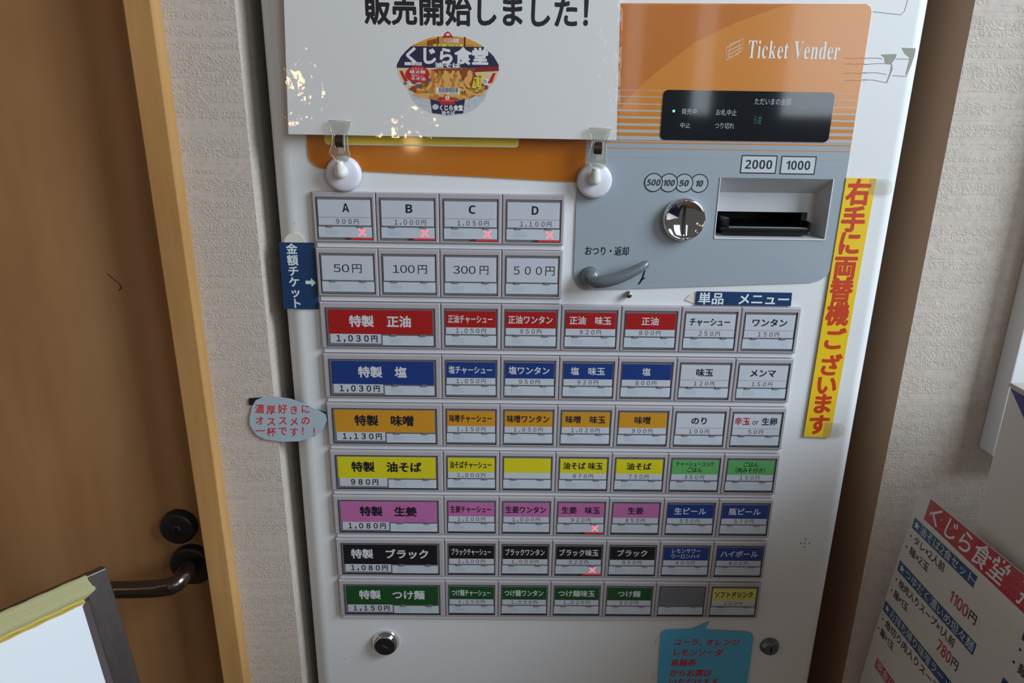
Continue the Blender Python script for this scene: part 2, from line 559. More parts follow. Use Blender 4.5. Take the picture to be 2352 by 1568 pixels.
mb = MB()       # door casing: face board and jamb
box(mb, -290.4, -272.4, -15, 0.5, FLOORZ, TOPZ, TRIM_WOOD, 0.7, 2)
box(mb, -289.8, -279, 0, 60, FLOORZ, TOPZ, TRIM_WOOD, 0.4, 1)
lean(mb, -0.0105); struct(build('trim_1', mb))
mb = MB()
box(mb, -1250, -286, 18, 54, FLOORZ + 5, TOPZ, DOOR_WOOD)
door = struct(build('door_1', mb))
mb = MB()       # thin scratch on the veneer
DY0 = 18.0
p = [at(x, y, DY0 - 0.2) for x, y in ((246, 628), (262, 642), (275, 652), (279, 662), (272, 667), (281, 660), (274, 656))]
stroke(mb, XZ(DY0 - 0.2), [(q.x, q.z) for q in p], 0.55, INK)
build('scratch', mb, door)
BRONZE = mat('handle_bronze', (104, 92, 88), 0.22, 0.95)
BRONZE_D = mat('lock_dark', (54, 52, 54), 0.4, 0.5)
mb = MB()
q = at(405, 1217, DY0 - 9); cx, cz = q.x, q.z
lathe(mb, [(0.01, DY0 - 9), (12, DY0 - 9), (14.2, DY0 - 8.2), (15.0, DY0 - 6), (15.2, DY0)], cx, cz, BRONZE_D, 40)
lathe(mb, [(0.01, DY0 - 10), (4.6, DY0 - 10), (5.0, DY0 - 9)], cx, cz, BRONZE_D, 24)
box(mb, cx - 0.5, cx + 0.5, DY0 - 10.4, DY0 - 9.8, cz - 2.6, cz + 2.6, BLACK_SLOT)
build('door_lock', mb, door)
mb = MB()
q = at(437, 1303, DY0 - 8); cx, cz = q.x, q.z
lathe(mb, [(0.01, DY0 - 8), (15, DY0 - 8), (17.8, DY0 - 7.2), (18.6, DY0 - 5), (18.8, DY0)], cx, cz, BRONZE_D, 40)
hp = []
for px, py, yy in ((437, 1301, 12), (434, 1305, -2), (429, 1312, -12), (420, 1324, -22), (407, 1338, -28), (390, 1347, -30), (362, 1351, -30.5), (320, 1353, -30.5), (262, 1354, -30), (200, 1354, -29)):
    hp.append(tuple(at(px, py, yy)))
tube(mb, hp, [7.4, 7.1, 7.0, 7.1, 7.2, 7.2, 7.1, 7.0, 6.9, 6.8], BRONZE, 24)
build('door_handle', mb, door)

# ================================================================== TICKET VENDING MACHINE
SURF = 4.0      # depth of the white front, millimetres behind the button faces
VM = thing('ticket_vending_machine', (15, 130, FLOORZ), 'tall white meal ticket vending machine with an orange top panel and rows of coloured buttons', 'vending machine')
BL = (112.4, 194.3, 52.5, 96.1)     # banknote opening x0 x1 z0 z1
mb = MB()
XL, XR, RL, RR, YB = -213.6, 244.6, 15.0, 9.6, 330.0
ZB, ZT = FLOORZ + 2, 640
outl = [(XL, YB)] + [(XL + RL - RL * math.cos(math.radians(a)), SURF + RL - RL * math.sin(math.radians(a))) for a in range(0, 91, 6)]
outr = [(XR - RR + RR * math.sin(math.radians(a)), SURF + RR - RR * math.cos(math.radians(a))) for a in range(0, 91, 6)] + [(XR, YB)]
for o in (outl, outr):
    n = len(o)
    mb.add([(x, y, ZB) for x, y in o] + [(x, y, ZT) for x, y in o], [(i, i + 1, i + 1 + n, i + n) for i in range(n - 1)], WHITE_ENAMEL, True)
xa, xb = outl[-1][0], outr[0][0]
for (p, q, r, s) in ((xa, xb, ZB, BL[2]), (xa, BL[0], BL[2], BL[3]), (BL[1], xb, BL[2], BL[3]), (xa, xb, BL[3], ZT)):
    rect(mb, XZ(SURF), p, q, r, s, WHITE_ENAMEL)
o = outl + outr
mb.add([(x, y, ZT) for x, y in o], [tuple(range(len(o)))], WHITE_ENAMEL)
mb.add([(XL, YB, ZB), (XR, YB, ZB), (XR, YB, ZT), (XL, YB, ZT)], [(3, 2, 1, 0)], WHITE_ENAMEL)
random.seed(11)
for px, py, r in ((792, 1512, 1.0), (787, 1530, .7), (803, 1531, .6), (806, 1508, .5), (772, 1400, .5), (764, 1295, .5), (759, 1257, .5), (690, 530, .45), (676, 512, .7), (1898, 1031, .7), (830, 1540, .5), (1838, 1031, .0), (700, 470, .4), (812, 1548, .4)):
    q = at(px, py, SURF)
    if r: poly(mb, XZ(SURF - 0.03), circ(q.x, q.z, r * 0.5, 8), mat('dirt_speck', (110, 112, 116), 0.8))
cabinet = build('cabinet', mb, VM)

# ---- printed control panel: grey plate, orange field, stripes, lettering
PY = 3.0
D = lambda k: XZ(PY - 0.02 * k)
def pm(px, py, y=PY):
    q = at(px, py, y)
    return (q.x, q.z)
mb = MB()
hole = [(BL[0], BL[2]), (BL[1], BL[2]), (BL[1], BL[3]), (BL[0], BL[3])]
grey = [(203.6, 109.5), (13.5, 112.2), (13.8, 101), (11.5, 95.5), (8.2, 91.2), (8.6, 22)]
grey += [(8.6 + 11 - 11 * math.cos(math.radians(a)), 22 - 11 * math.sin(math.radians(a))) for a in range(15, 91, 15)]
grey += [(189, 19.2), (196, 21), (201, 25.5), (203.2, 31)]
prism(mb, grey, PY, SURF, GREY_PANEL, holes=[hole])
orange = [(203.6, 109.5), (203.4, 207), (202, 210.5), (198.8, 212.2), (-185.5, 207), (-185.2, 110)]
orange += [(-185.2 + 11 - 11 * math.cos(math.radians(a)), 109 - 11 * math.sin(math.radians(a))) for a in range(15, 91, 15)]
orange += [(-140, 96.6), (-60, 94), (8.2, 91.2), (11.5, 95.5), (13.8, 101), (13.5, 112.2)]
prism(mb, orange, PY, SURF, ORANGE)
# darker swoosh in the upper left of the orange field
sw = [(1418, 262), (1440, 228), (1500, 172), (1595, 98), (1690, 52), (1790, 16)]
deep = [pm(*p) for p in sw] + [(146, 210.6), (-184, 206.5), (-184.6, 112)]
deep += [(-184.2 + 11 - 11 * math.cos(math.radians(a)), 109.5 - 11 * math.sin(math.radians(a))) for a in range(15, 91, 15)]
deep += [(-140, 97), (-60, 94.5), (8, 91.8), (11, 95.5), (13.2, 101), (13, 112.6), (24, 117)]
poly(mb, D(1), deep, ORANGE_DEEP)
# stripes left and right of the display
for (yc, th) in ((207, 0.35), (222, 1.0), (238.5, 1.8), (254, 3.0), (269.5, 4.2), (286, 5.4), (301, 6.6), (316.5, 8.0)):
    za = pm(1470, yc)[1]; zb = pm(1945, yc + 11)[1]
    h = th * 0.29 / 2 + 0.1
    poly(mb, D(2), [(14.5, za - h), (205.0 - 1.6, (za + zb) / 2 - h + 0.2), (203.4, (za + zb) / 2 + h + 0.2), (14.5 + (0 if yc > 230 else 6), za + h)], STRIPE)
zlow = pm(1470, 324)[1]
rect(mb, D(3), 13.6, 203.5, 109.2, zlow + 0.4, GREY_PANEL)
for yc, th in ((327.5, 0.9), (341, 0.55)):
    z = pm(1470, yc)[1]
    rect(mb, D(4), 14.5, 203.4, z - th / 2, z + th / 2, ORANGE)
# maker's mark and lettering
def ptxt(s, m, x0, y0, x1, y1, bold=0.0, shear=0.0):
    a = pm(x0, y1); b = pm(x1, y0)
    text(mb, D(6), s, m, (a[0] + b[0]) / 2, (a[1] + b[1]) / 2, 1, fit=(b[0] - a[0], b[1] - a[1]), bold=bold, shear=shear)
ptxt('\U0001D413\U0001D422\U0001D41C\U0001D424\U0001D41E\U0001D42D \U0001D415\U0001D41E\U0001D427\U0001D41D\U0001D41E\U0001D42B', WHITE_INK, 1716, 96, 1932, 134)
for a, b, c, d in (((1668, 110), (1707, 89), (1704, 116), (1668, 138)), ((1677, 101), (1699, 93), (1696, 124), (1673, 131)), ((1672, 118), (1703, 102), (1702, 110), (1670, 128))):
    q = [pm(*p) for p in (a, b, c, d, a)]
    stroke(mb, D(6), q, 0.28, WHITE_INK)
cpx = [(1501.0, 419), (1535.9, 419.7), (1571, 420.3), (1605.6, 421)]
for k in (3, 2, 1, 0):
    c = pm(*cpx[k])
    poly(mb, D(6 + 2 * (3 - k)), circ(c[0], c[1], 6.6, 36), mat('coin_mark_grey', (170, 180, 188), 0.3))
    ring(mb, D(7 + 2 * (3 - k)), c[0], c[1], 6.05, 6.75, INK, 40)
    s = ('\U0001D7F1\U0001D7EC\U0001D7EC', '\U0001D7ED\U0001D7EC\U0001D7EC', '\U0001D7F1\U0001D7EC', '\U0001D7ED\U0001D7EC')[k]
    text(mb, D(16), s, INK, c[0] + 0.2, c[1], 1, fit=((9.6, 8.2, 6.4, 5.2)[k], 4.5), shear=0.2)
for (xa_, ya_, xb_, yb_, s) in ((1699, 357, 1786.5, 398, '\U0001D7EE\U0001D7EC\U0001D7EC\U0001D7EC'), (1790, 359, 1876.5, 400, '\U0001D7ED\U0001D7EC\U0001D7EC\U0001D7EC')):
    a = pm(xa_, yb_); b = pm(xb_, ya_)
    rect(mb, D(5), a[0], b[0], a[1], b[1], INK)
    rect(mb, D(6), a[0] + 0.8, b[0] - 0.8, a[1] + 0.8, b[1] - 0.8, mat('note_mark_grey', (196, 204, 210), 0.3))
    text(mb, D(7), s, INK, (a[0] + b[0]) / 2, (a[1] + b[1]) / 2, 1, fit=(19.5 if xa_ < 1750 else 17.5, 6.4))
ptxt('おつり・返却', INK, 1344, 566.5, 1445, 585.5, 0.012)
ar = [pm(*p) for p in ((1483, 611), (1480.5, 622), (1476, 637), (1470, 648), (1466, 653))]
stroke(mb, D(6), ar, [1.0, 1.25, 1.35, 1.3, 1.0], INK)
poly(mb, D(6), [pm(*p) for p in ((1468, 649), (1478, 637), (1483, 638))], INK)
# wear along the right edge
for y in (133, 146, 167, 184):
    p = [pm(1938 + 6 * k, y + ((k * 7 + y) % 5) * 0.5) for k in range(10)]
    stroke(mb, D(5), p, 0.22, mat('orange_wear', (150, 92, 44), 0.6))
panel = build('control_panel', mb, VM)

# display window
mb = MB()
dq = [pm(*p) for p in ((1523.5, 205.5), (1916, 213), (1903, 328.5), (1517, 319))]
dx0, dx1 = (dq[0][0] + dq[3][0]) / 2, (dq[1][0] + dq[2][0]) / 2
dz0, dz1 = (dq[2][1] + dq[3][1]) / 2, (dq[0][1] + dq[1][1]) / 2
prism(mb, rrect(dx0, dx1, dz0, dz1, 3.4), PY - 0.5, PY - 0.05, DISPLAY)
DY = PY - 0.55
def dtxt(s, m, x0, y0, x1, y1, bold=0.0):
    a = pm(x0, y1, DY); b = pm(x1, y0, DY)
    text(mb, XZ(DY), s, m, (a[0] + b[0]) / 2, (a[1] + b[1]) / 2, 1, fit=(b[0] - a[0], b[1] - a[1]), bold=bold)
dtxt('発売中', DISPLAY_INK, 1565, 249.5, 1601, 262.5)
dtxt('お札中止', DISPLAY_INK, 1644.5, 251.5, 1693, 265)
dtxt('中止', DISPLAY_INK, 1562, 281.5, 1586, 294)
dtxt('つり切れ', DISPLAY_INK, 1641.5, 282.5, 1687, 295.5)
dtxt('ただいまの金額', DISPLAY_INK, 1733, 226, 1818, 240.5)
dtxt('ら金', SEG_GREEN, 1731, 265, 1751, 284)
disp = build('display_window', mb, VM)
mb = MB()
c = pm(1547.5, 255, DY)
lathe(mb, [(0.01, DY - 0.5), (0.6, DY - 0.4), (0.95, DY)], c[0], c[1], LED_GREEN, 16)
build('status_light', mb, disp, label='small lit green status light')

# coin slot: chrome ring with a dished face
mb = MB()
c = pm(1568.8, 503)
lathe(mb, [(0.01, -0.6), (3.5, -0.75), (7, -1.2), (10.5, -1.95), (13.0, -2.9), (13.7, -3.3), (14.3, -3.3), (15.2, -2.4), (15.8, 0), (16.0, PY)], c[0], c[1], CHROME, 72)
coin = build('coin_slot', mb, VM)
mb = MB()
def dish(r):
    P_ = [(0, -0.6), (3.5, -0.75), (7, -1.2), (10.5, -1.95), (13, -2.9)]
    for (r0, y0), (r1, y1) in zip(P_, P_[1:]):
        if r <= r1: return y0 + (y1 - y0) * (r - r0) / (r1 - r0)
    return -2.9
zz = [-10.6 + 21.2 * k / 16 for k in range(17)]
vs = [(c[0] - 0.4 - 1.15, dish(abs(z)) - 0.12, c[1] + z) for z in zz] + [(c[0] - 0.4 + 1.15, dish(abs(z)) - 0.12, c[1] + z) for z in zz]
mb.add(vs, [(i, i + 17, i + 18, i + 1) for i in range(16)], BLACK_SLOT)
build('slot_opening', mb, coin, label='narrow dark vertical slot')

# banknote inlet: funnel recess with a black tray
mb = MB()
x0, x1, z0, z1 = BL
iy = 18.0
ix0, ix1, iz0, iz1, sz = 114.5, 190.0, 54.0, 84.3, 70.0
sx1 = 185.5
f = [(x0, PY, z0), (x1, PY, z0), (x1, PY, z1), (x0, PY, z1)]
g = [(ix0, iy, iz0), (ix1, iy, iz0), (ix1, iy, iz1), (ix0, iy, iz1)]
mb.add(f + g, [(0, 1, 5, 4), (1, 2, 6, 5), (2, 3, 7, 6), (3, 0, 4, 7)], BEZEL_GREY)
rect(mb, XZ(iy), ix0, ix1, sz, iz1, BEZEL_GREY)
rect(mb, XZ(iy), sx1, ix1, iz0, sz, BEZEL_GREY)
# thin raised lip
for a in ((x0 - 0.6, x0, z0 - 0.6, z1 + 0.2), (x1, x1 + 0.6, z0 - 0.6, z1 + 0.2), (x0, x1, z0 - 0.9, z0)):
    box(mb, a[0], a[1], PY - 0.5, PY + 0.2, a[2], a[3], mat('inlet_lip', (222, 224, 228), 0.25))
inlet = build('banknote_inlet', mb, VM)
mb = MB()
prism(mb, [(ix0, iz0), (sx1, iz0), (sx1, sz), (ix0, sz)], 60, 62, BLACK_SLOT)
mb.add([(ix0, iy, sz), (sx1, iy, sz), (sx1, 60, sz - 4), (ix0, 60, sz - 4)], [(0, 1, 2, 3)], BLACK_SLOT)
mb.add([(sx1, iy, iz0), (sx1, iy, sz), (sx1, 60, sz), (sx1, 60, iz0)], [(0, 1, 2, 3)], BLACK_SLOT)
box(mb, 117, 184.5, 5.5, 58, 57.2, 59.6, BLACK_PLASTIC, 0.4, 2)
box(mb, 119, 183, 6.5, 16, 54.6, 57.4, BLACK_PLASTIC, 0.3, 1)
vsl = [(122.8, 5.2, 58), (122.8, 5.2, 66.4), (117.0, 26, 68.5), (117.0, 26, 58), (120.6, 5.2, 58), (120.6, 5.2, 66.4), (115.4, 26, 68.5), (115.4, 26, 58)]
mb.add(vsl, [(0, 3, 2, 1), (4, 5, 6, 7), (0, 1, 5, 4), (1, 2, 6, 5), (2, 3, 7, 6)], BLACK_PLASTIC)
box(mb, 182.2, 184.5, 5.2, 20, 58, 64.6, BLACK_PLASTIC, 0.4, 2)
box(mb, 180.5, 185.0, 17, 40, 58, 69.8, BLACK_PLASTIC, 0.3, 1)
for yy in (6.2, 9.0):
    tube(mb, [(123, yy, 59.8), (182, yy, 59.8)], 0.28, mat('tray_edge', (120, 134, 136), 0.2), 8)
build('banknote_tray', mb, inlet, label='black banknote tray with raised side guides')

# coin return lever
mb = MB()
c = pm(1356, 634)
lathe(mb, [(0.01, -7.0), (3.2, -6.6), (5.6, -5.2), (7.0, -2.8), (7.5, 0), (7.7, PY)], c[0], c[1], LEVER_GREY, 40)
pth = [(-2.6, -6.2, -1.6), (2.5, -8.6, -2.2), (9, -9.6, -1.2), (17, -9.8, 1.0), (26, -9.4, 4.6), (34, -8.6, 8.6), (39.4, -7.6, 12.0), (41.0, -7.2, 13.2)]
rr_ = [(3.0, 2.4), (4.6, 4.2), (4.8, 4.8), (4.6, 4.9), (4.3, 4.6), (3.8, 4.0), (3.0, 3.2), (1.6, 1.8)]
tube(mb, [(c[0] + p[0], p[1], c[1] + p[2]) for p in pth], rr_, LEVER_GREY, 20, up=Vector((0, -1, 0)))
build('return_lever', mb, VM)

# small steel stop pin under the panel
mb = MB(); c = pm(1442.5, 674.5, SURF)
lathe(mb, [(0.01, -1.0), (2.0, -1.0), (2.3, -0.6), (2.3, SURF)], c[0], c[1], STEEL, 24)
build('stop_pin', mb, VM)

# cylinder locks near the bottom
mb = MB(); c = pm(886.5, 1473, SURF)
lathe(mb, [(0.01, -2.4), (8.8, -2.4), (9.6, -2.1), (10.6, -1.1), (11.6, 0.6), (12.3, 2.4), (12.5, 3.4), (12.5, SURF)], c[0], c[1], CHROME, 48)
k1 = build('cylinder_lock', mb, VM, label='wide domed chrome lock on the left')
mb = MB()
prism(mb, circ(c[0], c[1], 8.9, 40), -2.55, -2.3, mat('lock_face', (30, 31, 34), 0.35))
prism(mb, [(c[0] - 3.0, c[1] + 1.2), (c[0] - 2.4, c[1] + 2.0), (c[0] + 2.6, c[1] - 1.2), (c[0] + 2.0, c[1] - 2.0)], -2.7, -2.5, mat('key_slot_edge', (110, 110, 112), 0.4))
prism(mb, [(c[0] - 2.6, c[1] + 1.3), (c[0] - 2.3, c[1] + 1.7), (c[0] + 2.3, c[1] - 1.2), (c[0] + 2.0, c[1] - 1.6)], -2.75, -2.65, BLACK_SLOT)
build('keyhole', mb, k1)
mb = MB(); c = pm(1766.5, 1482, SURF)
lathe(mb, [(0.01, -1.6), (5.5, -1.6), (6.4, -1.2), (7.0, 0.2), (8.2, 1.4), (8.6, 2.6), (8.7, SURF)], c[0], c[1], mat('lock_steel', (120, 122, 126), 0.3, 0.9), 40)
k2 = build('cylinder_lock', mb, VM, label='smaller dark lock on the right')
mb = MB()
prism(mb, rrect(c[0] - 0.8, c[0] + 0.8, c[1] - 3.0, c[1] + 3.0, 0.7), -1.8, -1.55, BLACK_SLOT)
build('keyhole', mb, k2)
# buzzer holes
mb = MB()
for px, py in ((1850.3, 1238.3), (1839.4, 1247.4), (1848.5, 1247.4), (1859.3, 1247.4), (1847.4, 1256.4)):
    c = pm(px, py, SURF)
    poly(mb, XZ(SURF - 0.03), circ(c[0], c[1], 0.62, 14), BLACK_SLOT)
build('speaker_holes', mb, VM)

# ---- selection buttons
PITCH, ROWP, HGT = 46.0, 41.32, 36.95
ROWTOP = [82.42, 41.34] + [-(i * ROWP) for i in range(7)]
X0 = -184.0
mb = MB()        # white rails the rows stand on
for r in range(9):
    n = 4 if r < 2 else 8
    zt = ROWTOP[r] - 0.6
    zb = ROWTOP[r] - ROWP + 0.35
    box(mb, X0 + 1.2, X0 + n * PITCH - 0.9, 1.9, SURF, zb if r < 8 else ROWTOP[r] - HGT - 3.6, zt, mat('rail_white', (216, 219, 224), 0.35), 0.25, 1)
build('button_rail', mb, VM)

def housing_mesh(w, win):
    mb = MB()
    h = HGT
    g_ = 0.22
    O = [(g_, -h + g_), (w - g_, -h + g_), (w - g_, -g_), (g_, -g_)]
    c = 0.7
    I = [(g_ + c, -h + g_ + c), (w - g_ - c, -h + g_ + c), (w - g_ - c, -g_ - c), (g_ + c, -g_ - c)]
    wx0, wx1, d0, d1 = win
    Wd = [(wx0, -d1), (wx1, -d1), (wx1, -d0), (wx0, -d0)]
    lv = [[(x, SURF - 0.4, z) for x, z in O], [(x, 0.55, z) for x, z in O], [(x, 0.0, z) for x, z in I], [(x, 0.0, z) for x, z in Wd], [(x, 3.4, z) for x, z in Wd]]
    for k in range(4):
        a, b = lv[k], lv[k + 1]
        mb.add(a + b, [(i, (i + 1) % 4, (i + 1) % 4 + 4, i + 4) for i in range(4)], HOUSING if k < 3 else DARK_GAP)
    mb.add(lv[4], [(0, 1, 2, 3)], DARK_GAP)
    return mb.mesh('button_housing', (0, 0, 0))
def cap_mesh(w, win, cards):
    # clear key cap with slim rims round the cards
    mb = MB()
    wx0, wx1, d0, d1 = win
    e = 0.65
    a0, a1, b0, b1 = wx0 + e, wx1 - e, -d1 + e, -d0 - e
    F = [(a0 + .3, -0.9, b0 + .3), (a1 - .3, -0.9, b0 + .3), (a1 - .3, -0.9, b1 - .3), (a0 + .3, -0.9, b1 - .3)]
    M = [(a0, -0.5, b0), (a1, -0.5, b0), (a1, -0.5, b1), (a0, -0.5, b1)]
    B = [(a0, 3.0, b0), (a1, 3.0, b0), (a1, 3.0, b1), (a0, 3.0, b1)]
    mb.add(F, [(0, 1, 2, 3)], CAP_CLEAR)
    for P_, Q in ((M, F), (B, M)):
        mb.add(P_ + Q, [(i, (i + 1) % 4, (i + 1) % 4 + 4, i + 4) for i in range(4)], CAP_CLEAR)
    return mb.mesh('clear_cap', (0, 0, 0))
def key_body(mb, win, outlines):
    # grey key body behind the cards
    wx0, wx1, d0, d1 = win
    e = 1.0
    box(mb, wx0 + e, wx1 - e, 0.6, 3.3, -d1 + e * 1.25, -d0 - e * 1.2, KEY_GREY)
SW = (2.6, 43.6, 3.7, 35.0)
BW = (4.0, 87.9, 4.1, 35.2)
S_H, B_H = housing_mesh(46, SW), housing_mesh(92, BW)
S_C, B_C = cap_mesh(46, SW, None), cap_mesh(92, BW, None)
CY = 0.45
RED = mat('band_red', (186, 18, 20), 0.45); BLUE = mat('band_blue', (20, 60, 136), 0.45)
OCHRE = mat('band_ochre', (226, 158, 36), 0.45); YEL = mat('band_yellow', (236, 222, 30), 0.45)
PINK = mat('band_pink', (208, 118, 178), 0.45); BLK = mat('band_black', (14, 18, 28), 0.45)
GRN = mat('band_green', (16, 84, 40), 0.45); LGRN = mat('band_light_green', (106, 188, 108), 0.45)
PALE = mat('band_pale_yellow', (232, 224, 110), 0.45)
EMPTY = mat('blank_grey', (120, 124, 132), 0.4)
BANDNAME = {RED: 'red', BLUE: 'blue', OCHRE: 'ochre', YEL: 'yellow', PINK: 'pink', BLK: 'black', GRN: 'dark green', LGRN: 'light green', PALE: 'pale yellow', None: 'white'}
def loc(y):
    return lambda a, b, o=0.0: (a, y - o, b)
def wide(s):
    return ''.join(chr(ord(c) + 0xFEE0) if c.isdigit() or c == ',' else c for c in s)
def low_strip(mb, x0, x1, d0, d1, lit, tabs=True):
    rect(mb, loc(CY - 0.05), x0, x1, -d1, -d0, CARD_LOW)
    w = x1 - x0
    rect(mb, loc(CY - 0.07), x0 + w * 0.13, x0 + w * 0.36, -d0 - (d1 - d0) * 0.78, -d0 - (d1 - d0) * 0.28, CARD_MARK)
    cx, cz = x0 + w * (0.815 if lit else 0.82), -(d0 + d1) / 2 - 0.1
    r = 2.6 if lit else 1.9
    lw = 1.35 if lit else 0.28
    m = LAMP_PINK if lit else CARD_MARK
    stroke(mb, loc(CY - 0.09), [(cx - r, cz - r), (cx + r, cz + r)], lw, m)
    stroke(mb, loc(CY - 0.09), [(cx - r, cz + r), (cx + r, cz - r)], lw, m)
    if tabs:
        for q in (0.165, 0.74):
            box(mb, x0 + w * q, x0 + w * q + 4.4, -0.35, CY, -d0 - 0.15, -d0 + 1.3, KEY_GREY)
        rect(mb, loc(CY - 0.1), x0, x1, -d0 + 0.55, -d0 + 0.95, LINE)
    if lit:
        rect(mb, loc(0.55), x0 + w * 0.60, x1 + 0.6, -d1 - 1.35, -d1 - 0.3, GLOW_RED)  # red light spilling from the cross into the well, drawn as a glowing strip
        rect(mb, loc(0.57), x0 + w * 0.5, x0 + w * 0.6, -d1 - 1.25, -d1 - 0.4, mat('sold_out_glow_faint', (70, 20, 26), 0.5))  # fading end of the spilled light, painted in plain colour
def small_card(band, tcol, lines, price, lit, kind):
    mb = MB()
    key_body(mb, SW, None)
    cx = 23.0
    if kind == 'blank':
        rect(mb, loc(CY), 4.0, 42.2, -24.3, -5.9, EMPTY)
    else:
        rect(mb, loc(CY), 4.0, 42.2, -24.3, -5.9, CARD)
        if band is not None:
            rect(mb, loc(CY - 0.03), 4.0, 42.2, -18.9, -5.9, band)
        elif kind != 'yen':
            rect(mb, loc(CY - 0.03), 4.0, 42.2, -18.65, -18.4, LINE)
    if kind == 'letter':
        text(mb, loc(CY - 0.06), lines, INK, cx + 1.2, -11.6, 1, fit=(4.9, 6.2))
    elif kind == 'yen':
        num, gap = lines
        if gap:
            text(mb, loc(CY - 0.06), num.split()[0], INK, (gap[0] + gap[1]) / 2, -15.3, 1, fit=(gap[1] - gap[0], 6.0), track=-0.38)
            text(mb, loc(CY - 0.06), '円', INK, (gap[2] + gap[3]) / 2, -15.4, 1, fit=(gap[3] - gap[2], 6.6))
        else:
            text(mb, loc(CY - 0.06), num, INK, cx + 1.0, -15.4, 8.3, 8.2)
    elif kind == 'or':
        text(mb, loc(CY - 0.06), '辛玉', RED_INK, 11.2, -12.4, 6.4, 7.0, bold=0.022)
        text(mb, loc(CY - 0.06), '\U0001D5C8\U0001D5CB', INK, 22.0, -13.4, 1, fit=(4.8, 3.4))
        text(mb, loc(CY - 0.06), '生卵', INK, 33.2, -12.4, 6.4, 7.0, bold=0.022)
    elif isinstance(lines, str) and lines:
        n = sum(0.6 if ch == ' ' else 1 for ch in lines)
        tot = min(6.8 * n, 32.5 if n <= 5 else 34.5)
        if band is None: tot = min(7.0 * n, 32)
        text(mb, loc(CY - 0.06), lines, tcol, cx - 0.3, -12.4, tot / n, 6.9, bold=0.02 if tcol is WHITE_INK else 0.022)
    elif lines:
        for k, s in enumerate(lines):
            n = len(s)
            ew = min(4.3, 32.0 / n)
            text(mb, loc(CY - 0.06), s, tcol, cx - 0.3, -9.6 - 5.3 * k, ew, 5.0, bold=0.012)
    if price:
        text(mb, loc(CY - 0.06), wide(price) + '円', INK_SOFT, cx + (1.6 if kind == 'letter' else -0.2), -21.6, 4.5, 4.8, marks='price')
    low_strip(mb, 3.5, 42.6, 25.4, 33.2, lit)
    return mb
def big_card(band, tcol, s, price):
    mb = MB()
    key_body(mb, BW, None)
    rect(mb, loc(CY), 6.1, 85.8, -25.2, -5.9, band)
    rect(mb, loc(CY), 6.9, 45.9, -32.7, -25.2, CARD)
    text(mb, loc(CY - 0.05), s, tcol, 45.7, -15.2, 9.55, 9.5, bold=0.026, heavy=True)
    text(mb, loc(CY - 0.05), wide(price) + '円', INK, 27.0, -28.9, 6.1, 6.6, bold=0.02, marks='price')
    low_strip(mb, 47.0, 86.2, 26.3, 34.0, False)
    return mb
def button(row, col, band, tcol, lines, price, lit=False, kind='menu'):
    org = (X0 + col * PITCH, 0.0, ROWTOP[row])
    big = kind == 'big'
    nm = lines if isinstance(lines, str) else ('' if not lines else ' '.join(lines) if kind != 'yen' else lines[0])
    if kind == 'blank': lab = 'blank button with a grey card'
    elif kind == 'or': lab = 'white button 辛玉 or 生卵 at 50円'
    else:
        lab = ('wide ' if big else '') + BANDNAME[band] + ' button ' + (nm.replace('\u3000', ' ') or 'without writing') + (' at ' + price + '円' if price else '') + (' with a lit red cross' if lit else '')
    h = link_data('selection_button', B_H if big else S_H, VM, org, label=lab)
    mb = big_card(band, tcol, lines, price) if big else small_card(band, tcol, lines, price, lit, kind)
    me = mb.mesh('label_card', (0, 0, 0))
    link_data('label_card', me, h, org)
    link_data('clear_cap', B_C if big else S_C, h, org)

for k, (s, p) in enumerate((('A', '900'), ('B', '1,000'), ('C', '1,050'), ('D', '1,100'))):
    ch = chr(0x1D5D4 + ord(s) - 65)
    button(0, k, None, INK, ch, p, True, 'letter')
button(1, 0, None, INK, ('５０ 円', (12.7, 24.3, 26.6, 33.6)), None, False, 'yen')
button(1, 1, None, INK, ('１００ 円', (10.8, 27.2, 29.6, 36.3)), None, False, 'yen')
button(1, 2, None, INK, ('３００ 円', (10.0, 26.7, 29.8, 36.3)), None, False, 'yen')
button(1, 3, None, INK, ('５００円', None), None, False, 'yen')
W, K = WHITE_INK, INK
ROWS = [
    (RED, W, '正油', '1,030', (('正油チャーシュー', '1,050'), ('正油ワンタン', '950'), ('正油　味玉', '920'), ('正油', '800')), ((None, 'チャーシュー', '250'), (None, 'ワンタン', '150'))),
    (BLUE, W, '塩', '1,030', (('塩チャーシュー', '1,050'), ('塩ワンタン', '950'), ('塩　味玉', '920'), ('塩', '800')), ((None, '味玉', '120'), (None, 'メンマ', '150'))),
    (OCHRE, K, '味噌', '1,130', (('味噌チャーシュー', '1,150'), ('味噌ワンタン', '1,050'), ('味噌　味玉', '1,020'), ('味噌', '900')), ((None, 'のり', '100'), (None, 'OR', '50'))),
    (YEL, K, '油そば', '980', (('油そばチャーシュー', '1,000'), ('', None), ('油そば 味玉', '870'), ('油そば', '750')), ((LGRN, ('チャーシューユッケ', 'ごはん'), '350'), (LGRN, ('ごはん', '（肉みそ付き）'), '150'))),
    (PINK, K, '生姜', '1,080', (('生姜チャーシュー', '1,100'), ('生姜ワンタン', '1,000'), ('生姜　味玉', '920'), ('生姜', '850')), ((BLUE, '生ビール', '550'), (BLUE, '瓶ビール', '570'))),
    (BLK, W, 'ブラック', '1,080', (('ブラックチャーシュー', '1,100'), ('ブラックワンタン', '1,000'), ('ブラック味玉', '920'), ('ブラック', '850')), ((BLUE, ('レモンサワー', 'ウーロンハイ'), '400'), (BLUE, 'ハイボール', '400'))),
    (GRN, W, 'つけ麺', '1,150', (('つけ麺チャーシュー', '1,150'), ('つけ麺ワンタン', '1,050'), ('つけ麺味玉', '1,020'), ('つけ麺', '900')), ((None, 'BLANK', None), (PALE, 'ソフトドリンク', '200'))),
]
